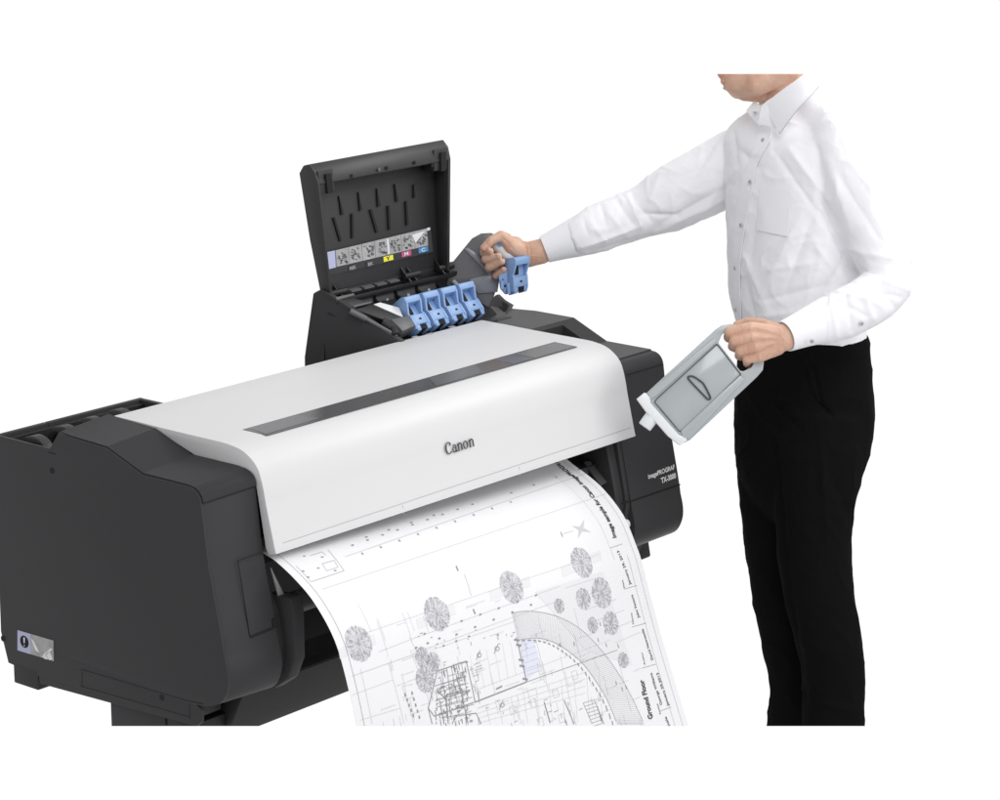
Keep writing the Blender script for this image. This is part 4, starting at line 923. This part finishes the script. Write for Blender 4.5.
# recessed panel: raised rim pieces around a lower face
b = MB()
for pts in ([(650, 399), (655, 397), (716, 342.5), (715, 338), (648, 393)], [(683, 437.5), (681, 431), (740, 375.5), (745, 379), (690, 439)]): tslab(pts, .004, -.0036, b)
each(b, 'tank_rim', M['tank'], tk, bevel=.0012)
b = MB(); tslab([(654.5, 402), (717, 345), (740.5, 374), (681, 431.5)], .002, -.0006, b); b.build('tank_panel', M['tankp'], tk, bevel=.001)
b = MB()
def tl(a, c_, r, o=-.0022): b.tube([tp(*a, o), tp(*c_, o)], r, 8)
lp_ = [(654.5, 402), (657, 398.5), (717, 344), (741, 374.5), (682.5, 431.5), (679, 431), (654.5, 402)]
for a, c_ in zip(lp_[:-1], lp_[1:]): tl(a, c_, .0009)
b.build('tank_groove', M['tankg'], tk)
b = MB(); gl = cr_n([[689, 376], [693.5, 376.5], [699, 380], [704, 384.5], [710.5, 397.5], [708, 399.3], [705, 396.5], [689, 379.5], [689, 376]], 5)
b.tube([tp(x, y, -.003) for x, y in gl], .0017, 8); b.build('tank_emblem', M['tankg'], tk)
b = MB(); tslab([(654, 345+33), (682, 352), (684.5, 355), (681.5, 357.5)], .0006, -.0006, MB())
b = MB(); tslab([(637, 399), (645, 392.5), (650, 397), (650.5, 403), (679, 435), (686, 437), (687, 440.5), (680, 445.5), (668, 436), (658, 424.5), (646, 411.5)], .034, -.0030, b); capw = b.build('nozzle_cap', M['tankw'], tk, bevel=.0013, seg=2)
b = MB(); b.tube([tp(656, 413, .012), tp(651.5, 417.5, .012), tp(644.5, 427, .012)], [.0155, .0148, .0142], 24); b.build('nozzle', M['tankw'], capw, bevel=.0015)

# smoky tank with blue lever in the far hand, its lower end still in the bay
t2 = empty('ink_tank', hp(500, 270), 'smoky grey ink tank with blue lever gripped by the outstretched hand', 'ink tank', 'ink tanks held in the hands')
def t2s(mb, pts, th, o): mb.slab([hp(x, y, o) for x, y in pts], -CF, th)
b = MB(); t2s(b, [(436.5, 283), (438.5, 279.5), (462, 250.5), (472, 238.3), (481, 233.3), (491, 232.8), (500, 237), (506, 250), (498, 275), (497, 288), (489, 308), (479, 308), (464, 290)], .042, .008); b.build('tank_body', M['smoke'], t2, bevel=.004, seg=3)
b = MB(); t2s(b, [(469, 279.5), (494, 273), (500, 276), (497.5, 292), (478, 293.5)], .006, .003); b.build('tank_lower_panel', M['smokel'], t2, bevel=.001)
b = MB(); t2s(b, [(464, 249), (467.5, 247.5), (476, 253), (493, 274), (489, 275), (474, 259)], .004, .004); b.build('tank_edge_band', M['smokel'], t2, bevel=.001)
b = MB(); b.tube([hp(453, 281, .0), hp(459, 287, .0)], .005, 10); b.build('tank_port', M['lgrey'], t2)
b = MB(); b.tube([hp(492, 240, .002), hp(501, 249, -.004), hp(514, 264, -.006)], [.0165, .016, .015], 16); b.build('grip_label', M['lab'], t2, bevel=.001)
b = MB(); b.slab([hp(497, 242.8, -.022), hp(500.5, 242.5, -.022), hp(503, 245, -.022), hp(499, 247, -.022)], -CF, .001); b.build('grip_mark', M['cyan'], t2)
O_ = hp(513.5, 292, -.045); X_ = (hp(528, 289, -.018)-O_); Y2 = (hp(512.5, 259.5, -.045)-O_); Z2 = -CF*.030-CR*.03
Zn = (X_.cross(Y2)).normalized(); Zn = -Zn if Zn.dot(CF) > 0 else Zn
lever_parts(lambda p: O_+X_*p.x+Y2*p.y+Zn*.055*p.z, t2)
b = MB(); b.slab([hp(498.5, 277, -.03), hp(506, 268, -.03), hp(511, 262, -.03), hp(514, 262, -.03), hp(514, 293, -.03), hp(505, 294, -.03), hp(500, 288, -.03)], -CF, .03); b.build('lever_side', M['blue'], t2, bevel=.002)
b = MB()
for x, y, r_ in ((505, 286, .0024), (507, 291.5, .0018), (511.5, 290.5, .003), (503, 279.5, .0016)): disc(b, hp(x, y, -.0305), -CF, r_, .001, .0005)
each(b, 'lever_hole', M['gap'], t2)
b = MB(); b.tube([hp(502, 281, -.034), hp(502, 289, -.034)], .004, 10); b.tube([hp(508, 283, -.034), hp(509, 294, -.034)], .004, 10); each(b, 'lever_pin', M['blue'], t2)

# ================================================================== finish: bake modifiers, end the model where the photograph ends
bpy.context.view_layer.update()
ntop = CR.cross(ray(500, 74)).normalized(); nbot = CR.cross(ray(500, 726)).normalized()
if ntop.dot(CU) < 0: ntop = -ntop
if nbot.dot(CU) > 0: nbot = -nbot
for o in list(sc.objects):
    if o.type != 'MESH': continue
    if len(o.modifiers): 
        sm = o['_sm']; mats = [m for m in o.data.materials]; bake(o)
    L = wloc(o)
    for nrm in (ntop, nbot):
        if not o.data.vertices: print('cut away', o.name); continue
        if max((v.co+L-CC).dot(nrm) for v in o.data.vertices) > 0:
            bm = bmesh.new(); bm.from_mesh(o.data)
            r = bmesh.ops.bisect_plane(bm, geom=bm.verts[:]+bm.edges[:]+bm.faces[:], plane_co=CC-L, plane_no=nrm, clear_outer=True, dist=1e-6)
            ed = [e for e in r['geom_cut'] if isinstance(e, bmesh.types.BMEdge) and e.is_valid]
            if o.name.split('.')[0] in ('body', 'trousers', 'shirt', 'stand_leg', 'stand_bracket', 'lower_beam', 'left_housing'):
                try: bmesh.ops.holes_fill(bm, edges=ed, sides=0)
                except Exception as ex: print('fill', o.name, ex)
            bm.to_mesh(o.data); bm.free()
    a = o.get('_sm', 0)
    if a and len(o.data.polygons):
        o.data.shade_smooth(); o.data.set_sharp_from_angle(angle=math.radians(a))
    if '_sm' in o: del o['_sm']
for o in list(sc.objects):
    if o.type == 'MESH' and len(o.data.vertices) == 0: print('EMPTY', o.name); bpy.data.objects.remove(o)
print('faces', sum(len(o.data.polygons) for o in sc.objects if o.type == 'MESH'))
